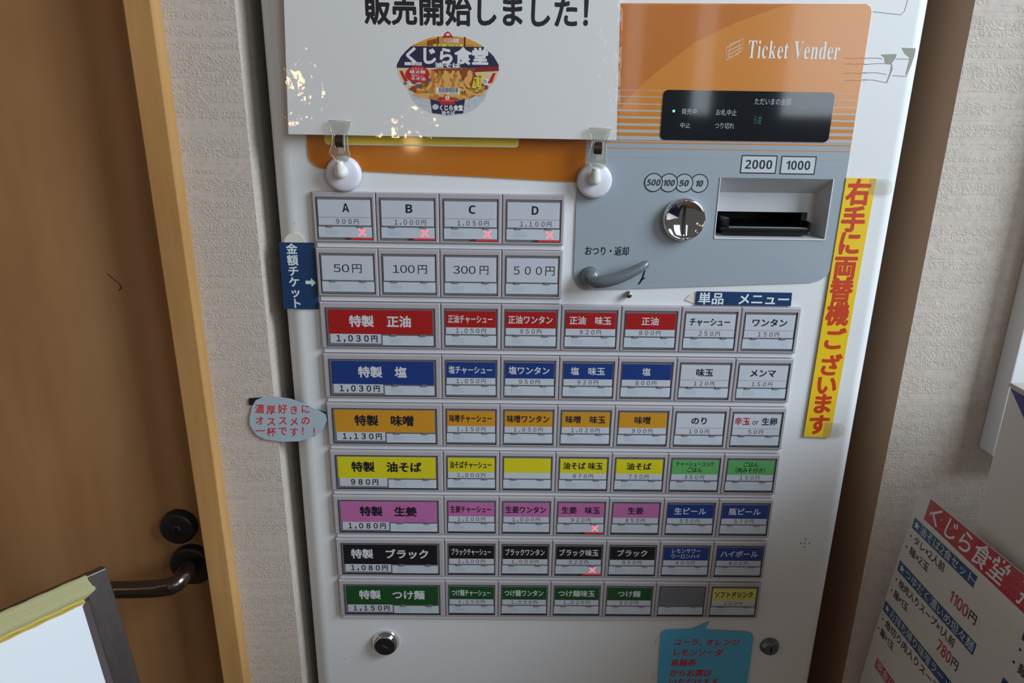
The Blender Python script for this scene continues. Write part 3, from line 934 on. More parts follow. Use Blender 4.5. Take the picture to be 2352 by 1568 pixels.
for r, (band, tc, nm, bp, four, two) in enumerate(ROWS):
    row = r + 2
    button(row, 0, band, tc, '特製　' + nm, bp, False, 'big')
    for k, (s, p) in enumerate(four):
        button(row, 2 + k, band, tc, s, p, lit=(row in (6, 7) and k == 2))
    for k, (b2, s, p) in enumerate(two):
        if s == 'OR': button(row, 6 + k, None, K, '', p, False, 'or')
        elif s == 'BLANK': button(row, 6 + k, None, K, '', None, False, 'blank')
        else: button(row, 6 + k, b2, W if b2 is BLUE else K, s, p)

# ================================================================== THINGS STUCK TO THE MACHINE
# laminated poster held by two suction clips
PO = -5.2
poster = thing('laminated_poster', (-80, PO, 120), 'large white laminated poster with a noodle bowl picture clipped over the orange panel', 'poster')
def pq(px, py, y=PO):
    q = at(px, py, y); return (q.x, q.z)
mb = MB()
TOPP = 330
pl, pr = pq(662.5, 308), pq(1416, 321.5)
pt_l, pt_r = pq(652, 0), pq(1425, 0)
def ext(a, b, z):
    t = (z - a[1]) / (b[1] - a[1]); return (a[0] + (b[0] - a[0]) * t, z)
outp = [pl, pr, ext(pr, pt_r, TOPP), ext(pl, pt_l, TOPP)]
prism(mb, outp, PO, PO + 0.25, PAPER)
KD = lambda k: XZ(PO - 0.008 * (k + 1))
def bq(x, y):       # place in the printed picture, from a 6.533x enlargement
    return pq(880 + x / 6.5333, 50 + y / 6.5333)
def bpoly(k, pts, m): poly(mb, KD(k), [bq(*p) for p in pts], m)
def btext(k, s, m, x0, y0, x1, y1, bold=0.0, shear=0.0):
    a = bq(x0, y1); b = bq(x1, y0)
    text(mb, KD(k), s, m, (a[0] + b[0]) / 2, (a[1] + b[1]) / 2, 1, fit=(b[0] - a[0], b[1] - a[1]), bold=bold, shear=shear, heavy=bold > 0.025)
a = pq(833, 56); b = pq(1395, 56)
text(mb, KD(1), '販売開始しました！', INK, (a[0] + b[0]) / 2, a[1] + 9.3, 17.9, 20.5, bold=0.023, heavy=True)
pr_ = lambda n, c, r=0.5: mat('print_' + n, c, r)
P_NAVY, P_WHITE, P_RED = pr_('navy', (42, 38, 78)), pr_('white', (236, 236, 236)), pr_('red', (200, 30, 36))
P_ORANGE, P_BROWN, P_NOOD, P_NOOD2 = pr_('orange', (226, 166, 62)), pr_('brown', (150, 74, 28)), pr_('noodle', (232, 176, 96)), pr_('noodle_deep', (204, 128, 56))
P_BEIGE, P_GREY, P_GREY2, P_GREEN = pr_('beige', (232, 204, 162)), pr_('grey', (206, 208, 212)), pr_('grey_line', (140, 146, 152)), pr_('green', (130, 142, 62))
P_YEL, P_BLACK, P_DBROWN, P_BLUE = pr_('yellow', (238, 220, 70)), pr_('black', (24, 22, 26)), pr_('dark_brown', (84, 34, 22)), pr_('blue', (74, 100, 176))
bpoly(0, [(352, 980), (400, 1120), (480, 1230), (600, 1320), (740, 1385), (960, 1418), (1180, 1395), (1330, 1340), (1450, 1250), (1540, 1130), (1592, 980)], P_GREY)
random.seed(5)
for k in range(46):
    x = random.choice((random.uniform(430, 690), random.uniform(1240, 1500)))
    y = random.uniform(1130, 1290) if 500 < x < 690 or 1240 < x < 1400 else random.uniform(1080, 1190)
    stroke(mb, KD(1), [bq(x, y), bq(x + random.uniform(12, 60), y - random.uniform(-4, 10))], 0.16, P_GREY2)
lid_low = [(205, 700), (240, 830), (300, 940), (370, 1020), (560, 1110), (720, 1165), (968, 1200), (1230, 1165), (1400, 1110), (1580, 1000), (1650, 930), (1700, 850), (1735, 700)]
lid_top = [(1735, 640), (1660, 520), (1500, 370), (1380, 300), (1250, 245), (1110, 220), (968, 212), (830, 220), (700, 240), (560, 295), (430, 360), (270, 520), (205, 650)]
bpoly(2, lid_low + lid_top, P_BEIGE)
bpoly(3, [(430, 366), (560, 295), (700, 240), (830, 220), (968, 212), (1110, 220), (1250, 245), (1380, 300), (1505, 376)], P_ORANGE)
bpoly(4, [(655, 285), (810, 250), (810, 360), (655, 360)], P_BROWN)
bpoly(4, [(850, 245), (1205, 245), (1205, 335), (850, 335)], pr_('tan', (206, 150, 84)))
for x in (815, 1212): bpoly(5, [(x, 228), (x + 24, 228), (x + 24, 385), (x, 380)], P_DBROWN)
btext(6, 'くじら食堂', P_WHITE, 925, 252, 1135, 312, 0.03)
bpoly(6, [(750, 335), (1195, 342), (1190, 386), (755, 382)], P_YEL)
btext(7, '東京　東小金井', P_BLACK, 790, 343, 1150, 378)
stroke(mb, KD(5), [bq(1245, 355), bq(1355, 357)], 0.3, P_BROWN)
stroke(mb, KD(5), [bq(450, 340), bq(640, 335)], 0.25, P_BROWN)
bpoly(8, [(205, 690), (208, 640), (270, 520), (345, 435), (422, 365), (1505, 376), (1590, 450), (1660, 520), (1735, 650), (1735, 668), (1370, 692)], P_NAVY)
bpoly(9, [(1370, 690), (1735, 664), (1737, 738), (1370, 756)], pr_('dark_red', (142, 30, 36)))
btext(10, 'くじら食堂', P_WHITE, 358, 398, 1568, 622, 0.034)
btext(10, '油そば', P_WHITE, 782, 618, 1162, 684, 0.04)
bpoly(10, [(322, 604), (580, 608), (580, 655), (322, 650)], P_WHITE)
btext(11, '小金井', P_NAVY, 400, 614, 570, 648)
bpoly(9, [(560, 930), (700, 725), (840, 700), (1360, 692), (1390, 800), (1560, 940), (1580, 1000), (1400, 1108), (1230, 1163), (968, 1198), (720, 1163), (560, 1108), (380, 1012), (430, 970)], P_BROWN)
for k in range(84):
    x = random.uniform(450, 1480) if k < 40 else random.uniform(700, 1350)
    y = random.uniform(980, 1120) if k < 40 else random.uniform(710, 960)
    pts = []
    dx, dy = (random.uniform(-14, 14), random.uniform(22, 40)) if k >= 40 else (random.uniform(20, 46), random.uniform(-14, 14))
    ph = random.uniform(0, 6)
    for t in range(6):
        px_, py_ = x + dx * t + 14 * math.sin(ph + t * 1.2), y + dy * t + (10 * math.cos(ph + t * 1.1) if k < 40 else 0)
        lim = 1200 - 0.00033 * (px_ - 968) ** 2 - 35
        if py_ > lim: py_ = lim
        px_ = max(460, min(1500, px_))
        pts.append(bq(px_, py_))
    stroke(mb, KD(10 + k * 0.05), pts, random.uniform(5.0, 8.0) * 0.29, P_NOOD if k % 3 else P_NOOD2)
for (x, y) in ((860, 800), (1160, 885), (650, 1050), (1310, 1010), (600, 940), (1460, 1040), (1060, 1150)):
    bpoly(15, [(x - 32, y - 18), (x + 18, y - 30), (x + 34, y + 16), (x - 14, y + 28)], P_GREEN)
poly(mb, KD(16), [bq(515 + 180 * math.cos(t * math.pi / 18), 786 + 125 * math.sin(t * math.pi / 18)) for t in range(36)], P_RED)
btext(17, 'もちもち', P_WHITE, 430, 690, 600, 718)
btext(17, '極太麺', P_WHITE, 400, 728, 632, 775, 0.015)
btext(17, '香ばしい', P_WHITE, 425, 790, 612, 825)
btext(17, 'ネギ油', P_WHITE, 418, 832, 632, 878, 0.015)
bpoly(16, [(250, 742), (282, 728), (372, 885), (340, 905), (322, 895)], P_RED)
bpoly(16, [(1655, 765), (1688, 772), (1640, 905), (1600, 930), (1565, 918)], P_RED)
for (x, y) in ((330, 925), (395, 930), (470, 920), (520, 950), (440, 905), (690, 880)):
    bpoly(15, [(x - 26, y - 14), (x + 22, y - 18), (x + 30, y + 14), (x - 10, y + 20)], P_BLUE if x % 2 == 0 else P_WHITE)
bpoly(15, [(1480, 900), (1540, 850), (1640, 870), (1610, 950), (1520, 950)], P_WHITE)
ring(mb, KD(16), *bq(1528, 897), 0.6, 1.1, P_BLUE, 16)
bpoly(16, [(1440, 780), (1508, 785), (1470, 985), (1405, 975)], P_YEL)
bpoly(16, [(1372, 830), (1430, 835), (1395, 1000), (1330, 990)], P_YEL)
a = bq(1455, 882); text(mb, KD(17), '麺にからむ', P_BLACK, a[0], a[1], 1.55, 1.25, bold=0.02, vertical=True)
a = bq(1385, 915); text(mb, KD(17), '醤油だれ', P_BLACK, a[0], a[1], 1.5, 1.25, bold=0.02, vertical=True)
bpoly(16, [(795, 985), (1150, 990), (1148, 1090), (795, 1082)], P_WHITE)
x = 838
while x < 1118:
    w_ = random.choice((4, 7, 10, 13))
    bpoly(17, [(x, 990), (x + w_, 990), (x + w_, 1058), (x, 1058)], P_BLACK)
    x += w_ + random.choice((4, 6, 9))
btext(17, '4 901071 240950', P_BLACK, 815, 1062, 1120, 1080)
bpoly(16, [(710, 1163), (840, 1188), (968, 1200), (1100, 1188), (1228, 1163), (1202, 1372), (960, 1396), (738, 1368)], P_NAVY)
bpoly(17, [(845, 1155), (960, 1105), (1085, 1158), (1078, 1242), (855, 1238)], P_RED)
poly(mb, KD(18), [bq(965 + 34 * math.cos(t * math.pi / 10), 1142 + 30 * math.sin(t * math.pi / 10)) for t in range(20)], P_WHITE)
text(mb, KD(19), '\U0001D5D4', P_RED, *bq(965, 1142), 1, fit=(1.4, 1.5))
btext(18, 'ここからはがす', P_WHITE, 875, 1172, 1060, 1192)
poly(mb, KD(17), [bq(785 + 48 * math.cos(t * math.pi / 10), 1278 + 42 * math.sin(t * math.pi / 10)) for t in range(20)], P_GREY)
btext(18, 'くじら食堂', P_WHITE, 852, 1252, 1196, 1328, 0.04)
btext(18, '油そば', P_WHITE, 878, 1340, 1076, 1388, 0.03)
bpoly(16, [(884, 240), (905, 215), (930, 168), (970, 143), (1010, 168), (1035, 212), (1060, 236)], P_RED)
poly(mb, KD(17), [bq(972 + 30 * math.cos(t * math.pi / 10), 192 + 18 * math.sin(t * math.pi / 10)) for t in range(20)], P_WHITE)
btext(17, '熱湯', P_BLACK, 1170, 1035, 1245, 1088)
build('printed_sheet', mb, poster)
mb = MB()
fl, fr_ = pq(655, 311.5), pq(1421.5, 325.5)
fo = [fl, fr_, ext(fr_, pq(1431.5, 0), TOPP + 3), ext(fl, pq(648.5, 0), TOPP + 3)]
prism(mb, fo, PO - 0.42, PO + 0.42, FILM)
build('clear_film', mb, poster)

# yellow label strip under the poster
mb = MB()
a, b = pm(746.5, 333), pm(1191.5, 331)
prism(mb, rrect(a[0], b[0], a[1] + 0.3, a[1] + 30, 2.6), 2.5, PY - 0.02, LABEL_RIM)
prism(mb, rrect(a[0] + 0.9, b[0] - 0.7, a[1] + 1.3, a[1] + 29, 2.0), 2.42, 2.5, LABEL_YELLOW)
tag(build('label_strip', mb), 'yellow label strip with pale rim peeking out below the poster on the orange panel', 'label')

# suction clips
def clip(px, py, s, label):
    q = at(px, py, SURF - 6)
    cx, cz = q.x, q.z
    root = thing('suction_clip', (cx, SURF, cz), label, 'clip', 'suction clips holding the poster')
    mb = MB()
    lathe(mb, [(0.01, -3.2), (6, -3.1), (10.4, -2.7), (11.8, -1.9), (12.5, -0.4), (12.7, 1.4), (12.7, 2.6)], cx, cz, CUP_WHITE, 56)
    build('suction_disc', mb, root)
    mb = MB()
    tube(mb, [(cx - 0.4, -2.6, cz + 2), (cx - 0.6, -5.0, cz + 1.8), (cx - 0.6, -8.2, cz + 1.5)], [4.4, 4.4, 4.0], PEG_WHITE, 24, up=Vector((0, 0, 1)))
    lathe(mb, [(0.01, -10.6), (1.8, -10.3), (3.2, -9.4), (4.0, -8.2)], cx - 0.6, cz + 1.5, PEG_WHITE, 24)
    tube(mb, [(cx - 0.6, -7.2, cz + 2), (cx - 0.5, -8.0, cz + 6.5), (cx - 0.4, -8.8, cz + 9.5)], [3.6, 3.4, 2.2], PEG_WHITE, 18, up=Vector((0, -1, 0)))
    build('swivel_peg', mb, root)
    # clear jaws
    yj = -8.2
    base = at(787, 400, SURF - 6)
    ol = [(265, 140), (285, 128), (670, 135), (692, 160), (640, 260), (600, 345), (600, 420), (615, 620), (648, 740), (632, 812), (598, 872), (395, 862), (342, 768), (290, 752), (278, 700), (328, 570), (345, 400), (322, 325)]
    pts = []
    for x, y in ol:
        w = at(720 + x / 7.843, 260 + y / 7.84, yj)
        pts.append((cx + (w.x - base.x) * s, cz + (w.z - base.z) * s))
    mb = MB()
    prism(mb, pts, yj, yj + 1.6, CLIP_CLEAR)
    zc = min(p[1] for p in pts); ztop = max(p[1] for p in pts)
    # moulded ribs: side rims and finger grip lines
    def jp(x, y, yy=yj - 0.15):
        w = at(720 + x / 7.843, 260 + y / 7.84, yj)
        return (cx + (w.x - base.x) * s, yy, cz + (w.z - base.z) * s)
    RIM = mat('clip_rim', (206, 206, 196), 0.15)
    tube(mb, [jp(*p) for p in ((395, 860), (342, 768), (290, 750), (280, 700), (330, 560), (342, 400), (320, 325), (270, 165), (270, 135), (480, 131), (675, 137), (688, 165), (600, 335), (604, 430), (618, 640), (648, 745), (630, 812), (598, 870), (395, 862))], 0.22, RIM, 6)
    for yy in (640, 665, 690, 715):
        tube(mb, [jp(440, yy), jp(545, yy + 3)], 0.2, RIM, 6)
    tube(mb, [jp(380, 375), jp(385, 620)], 0.28, RIM, 6)
    tube(mb, [jp(545, 380), jp(560, 690)], 0.28, RIM, 6)
    build('front_jaw', mb, root)
    mb = MB()
    prism(mb, [(x, z) for x, z in pts], -4.4, -3.3, CLIP_CLEAR)
    build('back_jaw', mb, root)
    mb = MB()
    a = jp(392, 612); b = jp(524, 388)
    x0_, x1_, z0_, z1_ = a[0], b[0], a[2], b[2]
    pr2 = []
    n = 10
    for k in range(n + 1):
        t = math.pi * k / n
        pr2.append((yj + 0.2 - 1.7 * math.sin(t), z1_ + (z0_ - z1_) * k / n))
    vs = [(x0_, y, z) for y, z in pr2] + [(x1_, y, z) for y, z in pr2]
    mb.add(vs, [(i, i + 1, i + 2 + n, i + 1 + n) for i in range(n)], SPRING, True)
    build('spring', mb, root)
clip(787.5, 400, 1.0, 'left of the two clear clips on white suction discs, over the yellow label end')
clip(1366.5, 415.5, 1.0, 'right of the two clear clips on white suction discs, at the grey panel edge')

# navy sign with vertical lettering, left of the amount buttons
sg = thing('amount_ticket_sign', (-198, SURF, 18), 'narrow navy sign with vertical white writing and an arrow, left of the amount buttons', 'sign')
mb = MB()
q = [pm(*p, 2.6) for p in ((640.5, 556.5), (652, 709), (732, 710), (722, 557.5))]
prism(mb, [q[1], q[2], q[3], q[0]], 2.6, 3.4, NAVY_SIGN)
def stxt(mb, y, s, m, cxp, cyp, ew, eh, **k):
    c = pm(cxp, cyp, y); text(mb, XZ(y), s, m, c[0], c[1], ew, eh, **k)
for k, (ch, px, py) in enumerate((('金', 670, 572), ('額', 672, 598), ('チ', 674, 623), ('ケ', 676, 648), ('ッ', 678.5, 672), ('ト', 681, 697))):
    stxt(mb, 2.55, ch, SIGN_WHITE, px, py, 8.6, 8.4, bold=0.022)
ap = [(701.5, 644.5), (714, 644.5), (714, 638.5), (726, 649), (716, 658), (715, 652.5), (702, 652)]
poly(mb, XZ(2.55), [pm(*p, 2.55) for p in ap], SIGN_WHITE)
build('sign_plate', mb, sg)
mb = MB()
c = pm(677, 558, 3.6); prism(mb, circ(c[0], c[1], 7.7, 24, a0=0, a1=180) , 3.4, 3.9, PAPER_TAPE)
build('tape', mb, sg, label='cream tape tab sticking out above')

# navy sign above the single item buttons
sg = thing('single_item_sign', (140, SURF, 5), 'wide navy sign with white writing above the white topping buttons', 'sign')
mb = MB()
q = [pm(*p, 2.6) for p in ((1600.5, 669), (1597, 703), (1816, 706.5), (1819.5, 672.5))]
prism(mb, [(q[1][0], 0.6), (q[2][0], 0.6), q[3], q[0]], 2.6, 3.4, NAVY_SIGN)
a = pm(1603, 687.5, 2.55)
text(mb, XZ(2.55), '単品　メニュー', SIGN_WHITE, pm(1709, 688, 2.55)[0], 5.6, 10.1, 9.8, bold=0.02)
build('sign_plate', mb, sg)
mb = MB()
c = pm(1598, 687, 3.6); prism(mb, [(c[0], c[1] + 5.5), (c[0] - 5, c[1] + 3.4), (c[0] - 8.4, c[1] - 0.5), (c[0], c[1] - 3.6)], 3.4, 3.9, PAPER_TAPE)
build('tape', mb, sg, label='white tape tab sticking out at the left end')

# yellow banner with vertical red writing
sg = thing('exchange_banner', (214, SURF, -10), 'long yellow banner strip with vertical red writing down the right edge of the machine front', 'banner')
mb = MB()
q = [pm(*p, 2.4) for p in ((1944, 408.5), (1846, 1002.3), (1907, 1004.6), (2013.5, 410))]
prism(mb, [q[1], q[2], q[3], q[0]], 2.4, 2.9, BANNER_YELLOW)
for k, ch in enumerate('右手に両替機ございます'):
    t = (k + 0.5) / 11
    pos = [(1972, 443), (1960, 505), (1951, 560), (1941, 616), (1932, 669), (1924, 722), (1915, 780), (1906, 840), (1898, 885), (1889, 928), (1880, 976)][k]
    stxt(mb, 2.35, ch, BANNER_RED, pos[0], pos[1], 18.0, 19.5 if k < 6 else 18.5, bold=0.03, heavy=True)
build('banner_strip', mb, sg)
mb = MB()
pts = [pm(*p, 2.3) for p in ((1999, 410), (2040, 411), (2050, 420), (2050, 438), (2042, 448), (1993, 447))]
prism(mb, pts[::-1], 2.2, 2.38, TAPE_CLEAR); build('tape', mb, sg, label='clear tape with a rounded end at the top right')
mb = MB()
pts = [pm(*p, 2.3) for p in ((1895, 970), (1935, 972), (1942, 984), (1938, 1000), (1928, 1004), (1890, 1004))]
prism(mb, pts[::-1], 2.2, 2.38, TAPE_CLEAR); build('tape', mb, sg, label='clear tape at the bottom right')

# hand written grey speech bubble over the pier
bub = thing('handwritten_bubble', (-200, SURF, -88), 'grey paper speech bubble with handwritten red writing overlapping the wall left of the machine', 'sign')
mb = MB()
def h3(x, y, yy=-1.6):
    return pm(560 + x / 2.613, 420 + y / 2.613, yy)
ob = [(35, 1400), (50, 1340), (72, 1303), (110, 1287), (180, 1281), (280, 1295), (370, 1330), (450, 1365), (490, 1390), (498, 1425), (475, 1480), (430, 1520), (330, 1550), (230, 1553), (130, 1540), (75, 1512), (52, 1480), (35, 1450)]
prism(mb, [h3(*p) for p in ob[::-1]], -1.6, -1.2, BUBBLE_GREY)
rot = -0.06
for s, x0, x1, y in (('濃厚好きに', 60, 405, 1360), ('オススメの', 62, 405, 1430), ('一杯です！！', 64, 470, 1492)):
    n = len(s)
    for k, ch in enumerate(s):
        xx = x0 + (x1 - x0) * (k + 0.5) / n
        c = h3(xx, y + (3 if k % 2 else -3), -1.65)
        text(mb, XZ(-1.65), ch, BUBBLE_RED, c[0], c[1], 7.6, 8.4, bold=0.012, shear=0.08)
build('paper_bubble', mb, bub)
mb = MB()
prism(mb, [h3(*p, -1.2) for p in ((30, 1293), (30, 1330), (100, 1340), (130, 1296), (100, 1288))][::-1][::-1], -1.15, -0.6, BLACK_PIECES)  # flat black piece behind the upper left of the paper
prism(mb, [h3(*p, -1.2) for p in ((440, 1358), (492, 1378), (496, 1440), (470, 1440))][::-1], -1.15, -0.6, BLACK_PIECES)
build('tape', mb, bub, label='black piece and black tape showing behind the paper')

# sky blue speech bubble below the buttons
bub = thing('drink_choice_bubble', (140, SURF, -340), 'sky blue speech bubble with red writing pointing up at the pale yellow drink button', 'sign')
mb = MB()
def h6(x, y, yy=2.6):
    return pm(1240 + x / 2.761, 1000 + y / 2.761, yy)
ob = [(738, 1700), (765, 1275), (772, 1250), (795, 1233), (960, 1229), (1076, 1180), (1045, 1232), (1318, 1247), (1345, 1257), (1354, 1282), (1340, 1400), (1296, 1700)]
prism(mb, [h6(*p) for p in ob], 2.6, 3.1, BUBBLE_BLUE)
for s, x0, y in (('コーラ、オレンジ', 845, 1310), ('レモンソーダ', 838, 1375), ('烏龍茶', 830, 1440), ('からお選び', 822, 1505), ('いただけます', 816, 1560)):
    c = h6(x0, y, 2.55)
    text(mb, XZ(2.55), s, BUBBLE_RED, c[0], c[1], 7.75, 8.2, bold=0.022, align='l', shear=0.12)
build('paper_bubble', mb, bub)
mb = MB()
for x, y in ((762, 1306), (735, 1535)):
    c = h6(x, y, 3.4); prism(mb, circ(c[0], c[1], 4.4, 24), 3.2, 3.7, PAPER_TAPE)
build('tape', mb, bub, label='round cream tape dots at the left edge')

# torn tape left on the upper right corner of the machine
tr = thing('tape_residue', (215, SURF, 175), 'torn grey tape residue and scuff marks on the upper right edge of the machine', 'tape')
mb = MB()
y_ = SURF - 0.12
def pp(x, y): return pm(1950 + x / 3.92, y / 3.92, SURF)
prism(mb, [pp(*p) for p in ((285, 490), (430, 486), (420, 520), (385, 570), (395, 620), (345, 745), (335, 745), (372, 640), (380, 580), (325, 575), (320, 520))], y_, SURF - 0.01, RESIDUE)
build('torn_tape', mb, tr)
mb = MB()
prism(mb, [pp(*p) for p in ((475, 430), (600, 434), (590, 500), (555, 600), (520, 680), (512, 660), (548, 520), (500, 480))], y_, SURF - 0.01, RESIDUE)
build('torn_tape', mb, tr)
mb = MB()
for pts in (((130, 525), (240, 522), (300, 530)), ((130, 580), (220, 575), (320, 570)), ((120, 655), (250, 655), (340, 670)), ((115, 715), (230, 722), (335, 745)), ((420, 530), (545, 532)), ((390, 680), (520, 688)), ((215, 105), (360, 122), (470, 133), (500, 100), (528, 0))):
    mb = MB(); stroke(mb, XZ(y_), [pp(*p) for p in pts], 0.28, GRIME); build('scuff_mark', mb, tr)


# ================================================================== RIGHT SIDE
# white board fixed to the right wall
mb = MB()
box(mb, 356, 900, -3, 14.8, -122, 420, mat('wall_board_white', (226, 228, 230), 0.4), 0.8, 2)
tag(build('wall_board', mb), 'plain white board fixed to the right wall behind the box', 'board')
# white box with a navy print
bx = thing('display_box', (450, -250, FLOORZ), 'tall white cardboard box with a navy blue printed corner in front of the right wall', 'box')
BOXW = mat('box_white', (214, 208, 202), 0.6); BOXN = mat('box_navy', (42, 48, 116), 0.5); KRAFT = mat('card_edge', (186, 178, 164), 0.7)
mb = MB()
box(mb, 303, 640, -460, -72, FLOORZ + 1, -32.2, BOXW, 1.2, 2)
build('carton', mb, bx)
mb = MB()
mb.add([(302.85, -73, -35.5), (302.85, -458, -35.5), (302.85, -458, -420), (302.85, -91, -49.7)], [(0, 3, 2, 1)], BOXN)
build('navy_print', mb, bx, label='navy blue slanted print')
mb = MB()
box(mb, 302.2, 640.5, -460.6, -71.2, -34.6, -31.8, KRAFT, 0.5, 1)
build('lid_edge', mb, bx)

# laminated take-home price sheet leaning on the box
ms = thing('price_sheet', (285, -120, -250), 'laminated white price sheet with red and navy headings leaning against the white box', 'menu sheet')
T = 0.066
def sheet(off):
    def f(a, b, o=0.0):
        cu = 0.0
        if b > -168:
            t = min(1.0, (b + 168) / 32); cu = 8.0 * min(1.0, max(0.0, a) / 120) * t * t * (3 - 2 * t)
        return (290 - T * (-136 - b) + cu - off - o, -19 - a, b)
    return f
mb = MB()
SH = mat('sheet_paper', (222, 216, 208), 0.55)
def grid_sheet(mb, a0, a1, b0, b1, off, m, na=16, nb=24, edge=lambda b: 0.0):
    f = sheet(off); vs = []; fs = []
    for j in range(nb + 1):
        b = b0 + (b1 - b0) * j / nb
        for i in range(na + 1):
            a = a0 + edge(b) + (a1 - a0 - edge(b)) * i / na
            vs.append(f(a, b))
    for j in range(nb):
        for i in range(na):
            k = j * (na + 1) + i
            fs.append((k, k + 1, k + na + 2, k + na + 1))
    mb.add(vs, fs, m, True)
    return vs
edge = lambda b: -6.5 * max(0, min(1, (-138 - b) / 150))
grid_sheet(mb, 4.0, 297, -356, -142, 0, SH, edge=edge)
grid_sheet(mb, 4.0, 297, -356, -142, -0.3, SH, edge=edge)
def band(a0, a1, b0, b1, off, m, slope=0.0):
    f = sheet(off); n = 24
    vs = [f(a0 + (a1 - a0) * k / n, b0 + slope * (a1 - a0) * k / n) for k in range(n + 1)] + [f(a0 + (a1 - a0) * k / n, b1 + slope * (a1 - a0) * k / n) for k in range(n + 1)]
    mb.add(vs, [(k, k + 1, k + n + 2, k + n + 1) for k in range(n)], m)
M_RED, M_NAVY = mat('sheet_red', (186, 26, 34), 0.5), mat('sheet_navy', (26, 66, 112), 0.5)
def mtext(s, m, a0, a1, b, eh, bold=0.0, slope=0.0):
    s = ''.join(chr(0x1D7E2 + int(c)) if c.isdigit() else c for c in s)
    Lw = lay(s)[1]
    ew = (a1 - a0) / Lw
    f = sheet(0.2)
    text(mb, lambda a, bb, o=0.0: f(a, bb + slope * (a - a0), o), s, m, a0, b, ew, eh, bold=bold, align='l')
band(16.9, 285, -160.5, -142.7, 0.1, M_RED, 0.004)
mtext('くじら食堂', SIGN_WHITE, 20.5, 105, -151.8, 16.5, 0.01, 0.008)
mtext('持ち帰りメニュー', SIGN_WHITE, 118, 250, -151.0, 16.5, 0.01)
SL = 0.015
def column(o):
    band(o + 6.6, o + 85, -174.8, -165.4, 0.1, M_NAVY, SL)
    mtext('★油そば2食セット' if o < 50 else '★まぜそば2食セット', SIGN_WHITE, o + 7.5, o + 84, -169.9, 8.6, 0.0, SL)
    mtext('・タレ×2人前', INK, o + 4.5, o + 54, -181.8, 8.0, 0.012, 0.03)
    mtext('・麺×2玉', INK, o + 3, o + 38, -192.6, 8.0, 0.012, 0.03)
    band(o + 3.8, o + 103, -217, -207.3, 0.1, M_NAVY, SL)
    if o < 50:
        mtext('1100', M_RED, 66, 87.5, -193.0, 12.5, 0.012, SL); mtext('円', INK, 88, 97, -192.3, 9, 0.012)
        mtext('★つゆだく濃いめ坦々麺', SIGN_WHITE, 5, 102, -212.0, 8.6, 0.0, SL)
        mtext('・挽肉入りスープ×1人前', INK, 2.5, 85, -224.6, 8.0, 0.012, 0.03)
        mtext('・麺×1玉', INK, 1, 29, -236.5, 8.0, 0.012, 0.03)
        mtext('780', M_RED, 69, 86, -234.5, 12.5, 0.012, SL); mtext('円', INK, 86.5, 94.5, -234.0, 9, 0.012)
        band(0.2, 103, -259, -249.3, 0.1, M_NAVY, SL)
        mtext('★お持ち帰り味噌ラーメン', SIGN_WHITE, 1.5, 102, -254.0, 8.6, 0.0, SL)
        mtext('・角切り肉入りスープ', INK, -0.5, 84, -266.2, 8.0, 0.012, 0.03)
        mtext('・麺×1玉', INK, -2, 26, -277.2, 8.0, 0.012, 0.03)
        band(10.3, 60, -309.5, -300, 0.1, M_RED, SL)
        mtext('現金にて', SIGN_WHITE, 11.5, 50, -304.6, 8.6, 0.0, SL)
column(0); column(127.5)
build('printed_sheet', mb, ms)
mb = MB()
grid_sheet(mb, 0.0, 301, -360, -138, 0.45, FILM, edge=edge)
build('clear_film', mb, ms)

# ================================================================== LOWER LEFT: framed notice board
def ratd(px, py, d):
    return (CAM + C2W @ Vector(((px - 1176) / FPX, (py - 784) / FPX, 1.0)) * d) * 1000
P0 = ratd(245, 1303, 0.50); KB = 0.5 / 0.56
ang = math.radians(50.5); ln = math.radians(16.5)
hv = Vector((-math.cos(ang), -math.sin(ang), 0)); nv = Vector((math.sin(ang), -math.cos(ang), 0))
vv = Vector((0, 0, -1)) * math.cos(ln) + nv * math.sin(ln)
nn = hv.cross(vv)
if nn.dot(CAM * 1000 - P0) < 0: nn = -nn
fb = thing('notice_board', tuple(P0), 'dark framed notice board with a white sheet masked along its top, low at the left', 'notice board')
def bd(h, v, out): return P0 + (hv * h + vv * v + nn * out) * KB
def bbox(mb, h0, h1, v0, v1, o0, o1, m, bev=0.0):
    k = len(mb.v)
    box(mb, h0, h1, o0, o1, v0, v1, m, bev, 2)
    # box axes (x=h, y=out, z=v) onto the board
    det = hv.cross(nn).dot(vv)
    mb.v[k:] = [tuple(bd(x, z, y)) for x, y, z in mb.v[k:]]
    if det < 0:
        for i in range(len(mb.f)):
            if mb.f[i][0] >= k: mb.f[i] = tuple(reversed(mb.f[i]))
FRAME_D = wood('frame_dark', (48, 40, 40), (60, 51, 50), (74, 63, 61), (30, 30, 6), 0.8, 0.35)
mb = MB()
BWD, BHT = 330, 430
bbox(mb, 0, 18, 0, BHT, -12, 0, FRAME_D, 1.0)
bbox(mb, BWD - 18, BWD, 0, BHT, -12, 0, FRAME_D, 1.0)
bbox(mb, 18, BWD - 18, 0, 18, -12, 0, FRAME_D, 1.0)
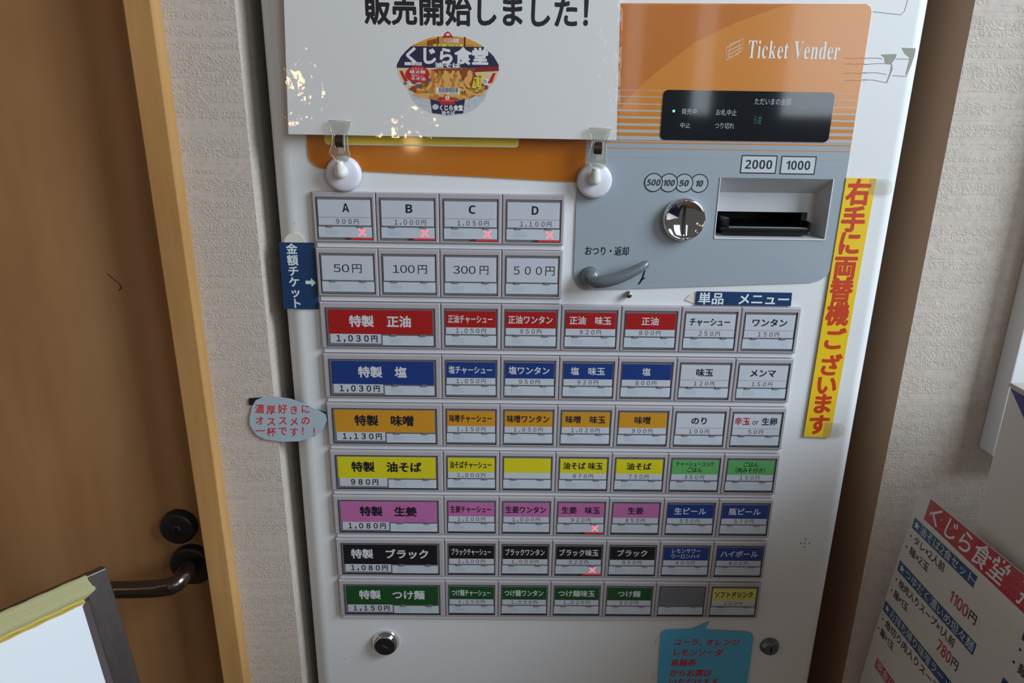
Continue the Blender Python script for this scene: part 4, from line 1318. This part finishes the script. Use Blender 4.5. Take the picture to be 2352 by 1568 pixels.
bbox(mb, 18, BWD - 18, BHT - 18, BHT, -12, 0, FRAME_D, 1.0)
BEV = mat('frame_bevel', (96, 88, 90), 0.35)
vs = [bd(17.5, 17.5, -0.5), bd(17.5, BHT - 18, -0.5), bd(22, BHT - 22, -4), bd(22, 22, -4)]
mb.add(vs, [(0, 1, 2, 3)], BEV)
build('frame', mb, fb)
mb = MB(); bbox(mb, 16, BWD - 16, 16, BHT - 16, -8, -4.2, mat('notice_paper', (222, 226, 232), 0.5)); build('white_sheet', mb, fb)
TAPE_M = mat('masking_tape', (164, 158, 112), 0.7)
N_, L_, b_ = nodes(TAPE_M)
bump(N_, L_, b_, noise(N_, L_, tex_coord(N_, L_), 380, 3), 0.5, 0.0008)
TAPE_Y = mat('masking_tape_yellow', (214, 186, 84), 0.6)
def grid_tape(mb, prof, h_start, h_end, m, ragged):
    # prof: (v, out) across the tape
    n = 60; vs = []; fs = []; k = len(prof)
    for i in range(n + 1):
        for j, (v, o) in enumerate(prof):
            hh = h_start + ragged[j] + (h_end - h_start - ragged[j]) * i / n
            w = 0.5 * math.sin(i * 1.7 + j) * (0.5 if j in (0, k - 1) else 0.3)
            vs.append(bd(hh, v + w, o + 0.12 * math.sin(i * 2.3 + j * 1.9)))
    for i in range(n):
        for j in range(k - 1):
            a = i * k + j
            fs.append((a, a + 1, a + k + 1, a + k))
    mb.add(vs, fs, m, True)
mb = MB()
grid_tape(mb, [(-1.0, -2.0), (-0.6, 0.5), (3.0, 0.8), (8.0, 0.7), (11.0, 1.1), (12.4, 1.7), (13.8, 1.0), (15.4, 0.5)], 14.5, 320, TAPE_M, [0.6, 0.2, 0.0, -1.5, -3.2, -2.2, 0.5, 4.5])
grid_tape(mb, [(14.6, 0.25), (17.4, 0.15), (19.0, -2.6), (20.6, -3.7)], 20.5, 320, TAPE_Y, [0, 0.3, 0.4, 0.6])
build('masking_tape', mb, fb, label='yellow green masking tape along the top rail')

# the outline used for the lettering is not part of the room
bpy.data.objects.remove(_fo, do_unlink=True)
bpy.data.curves.remove(_fc)
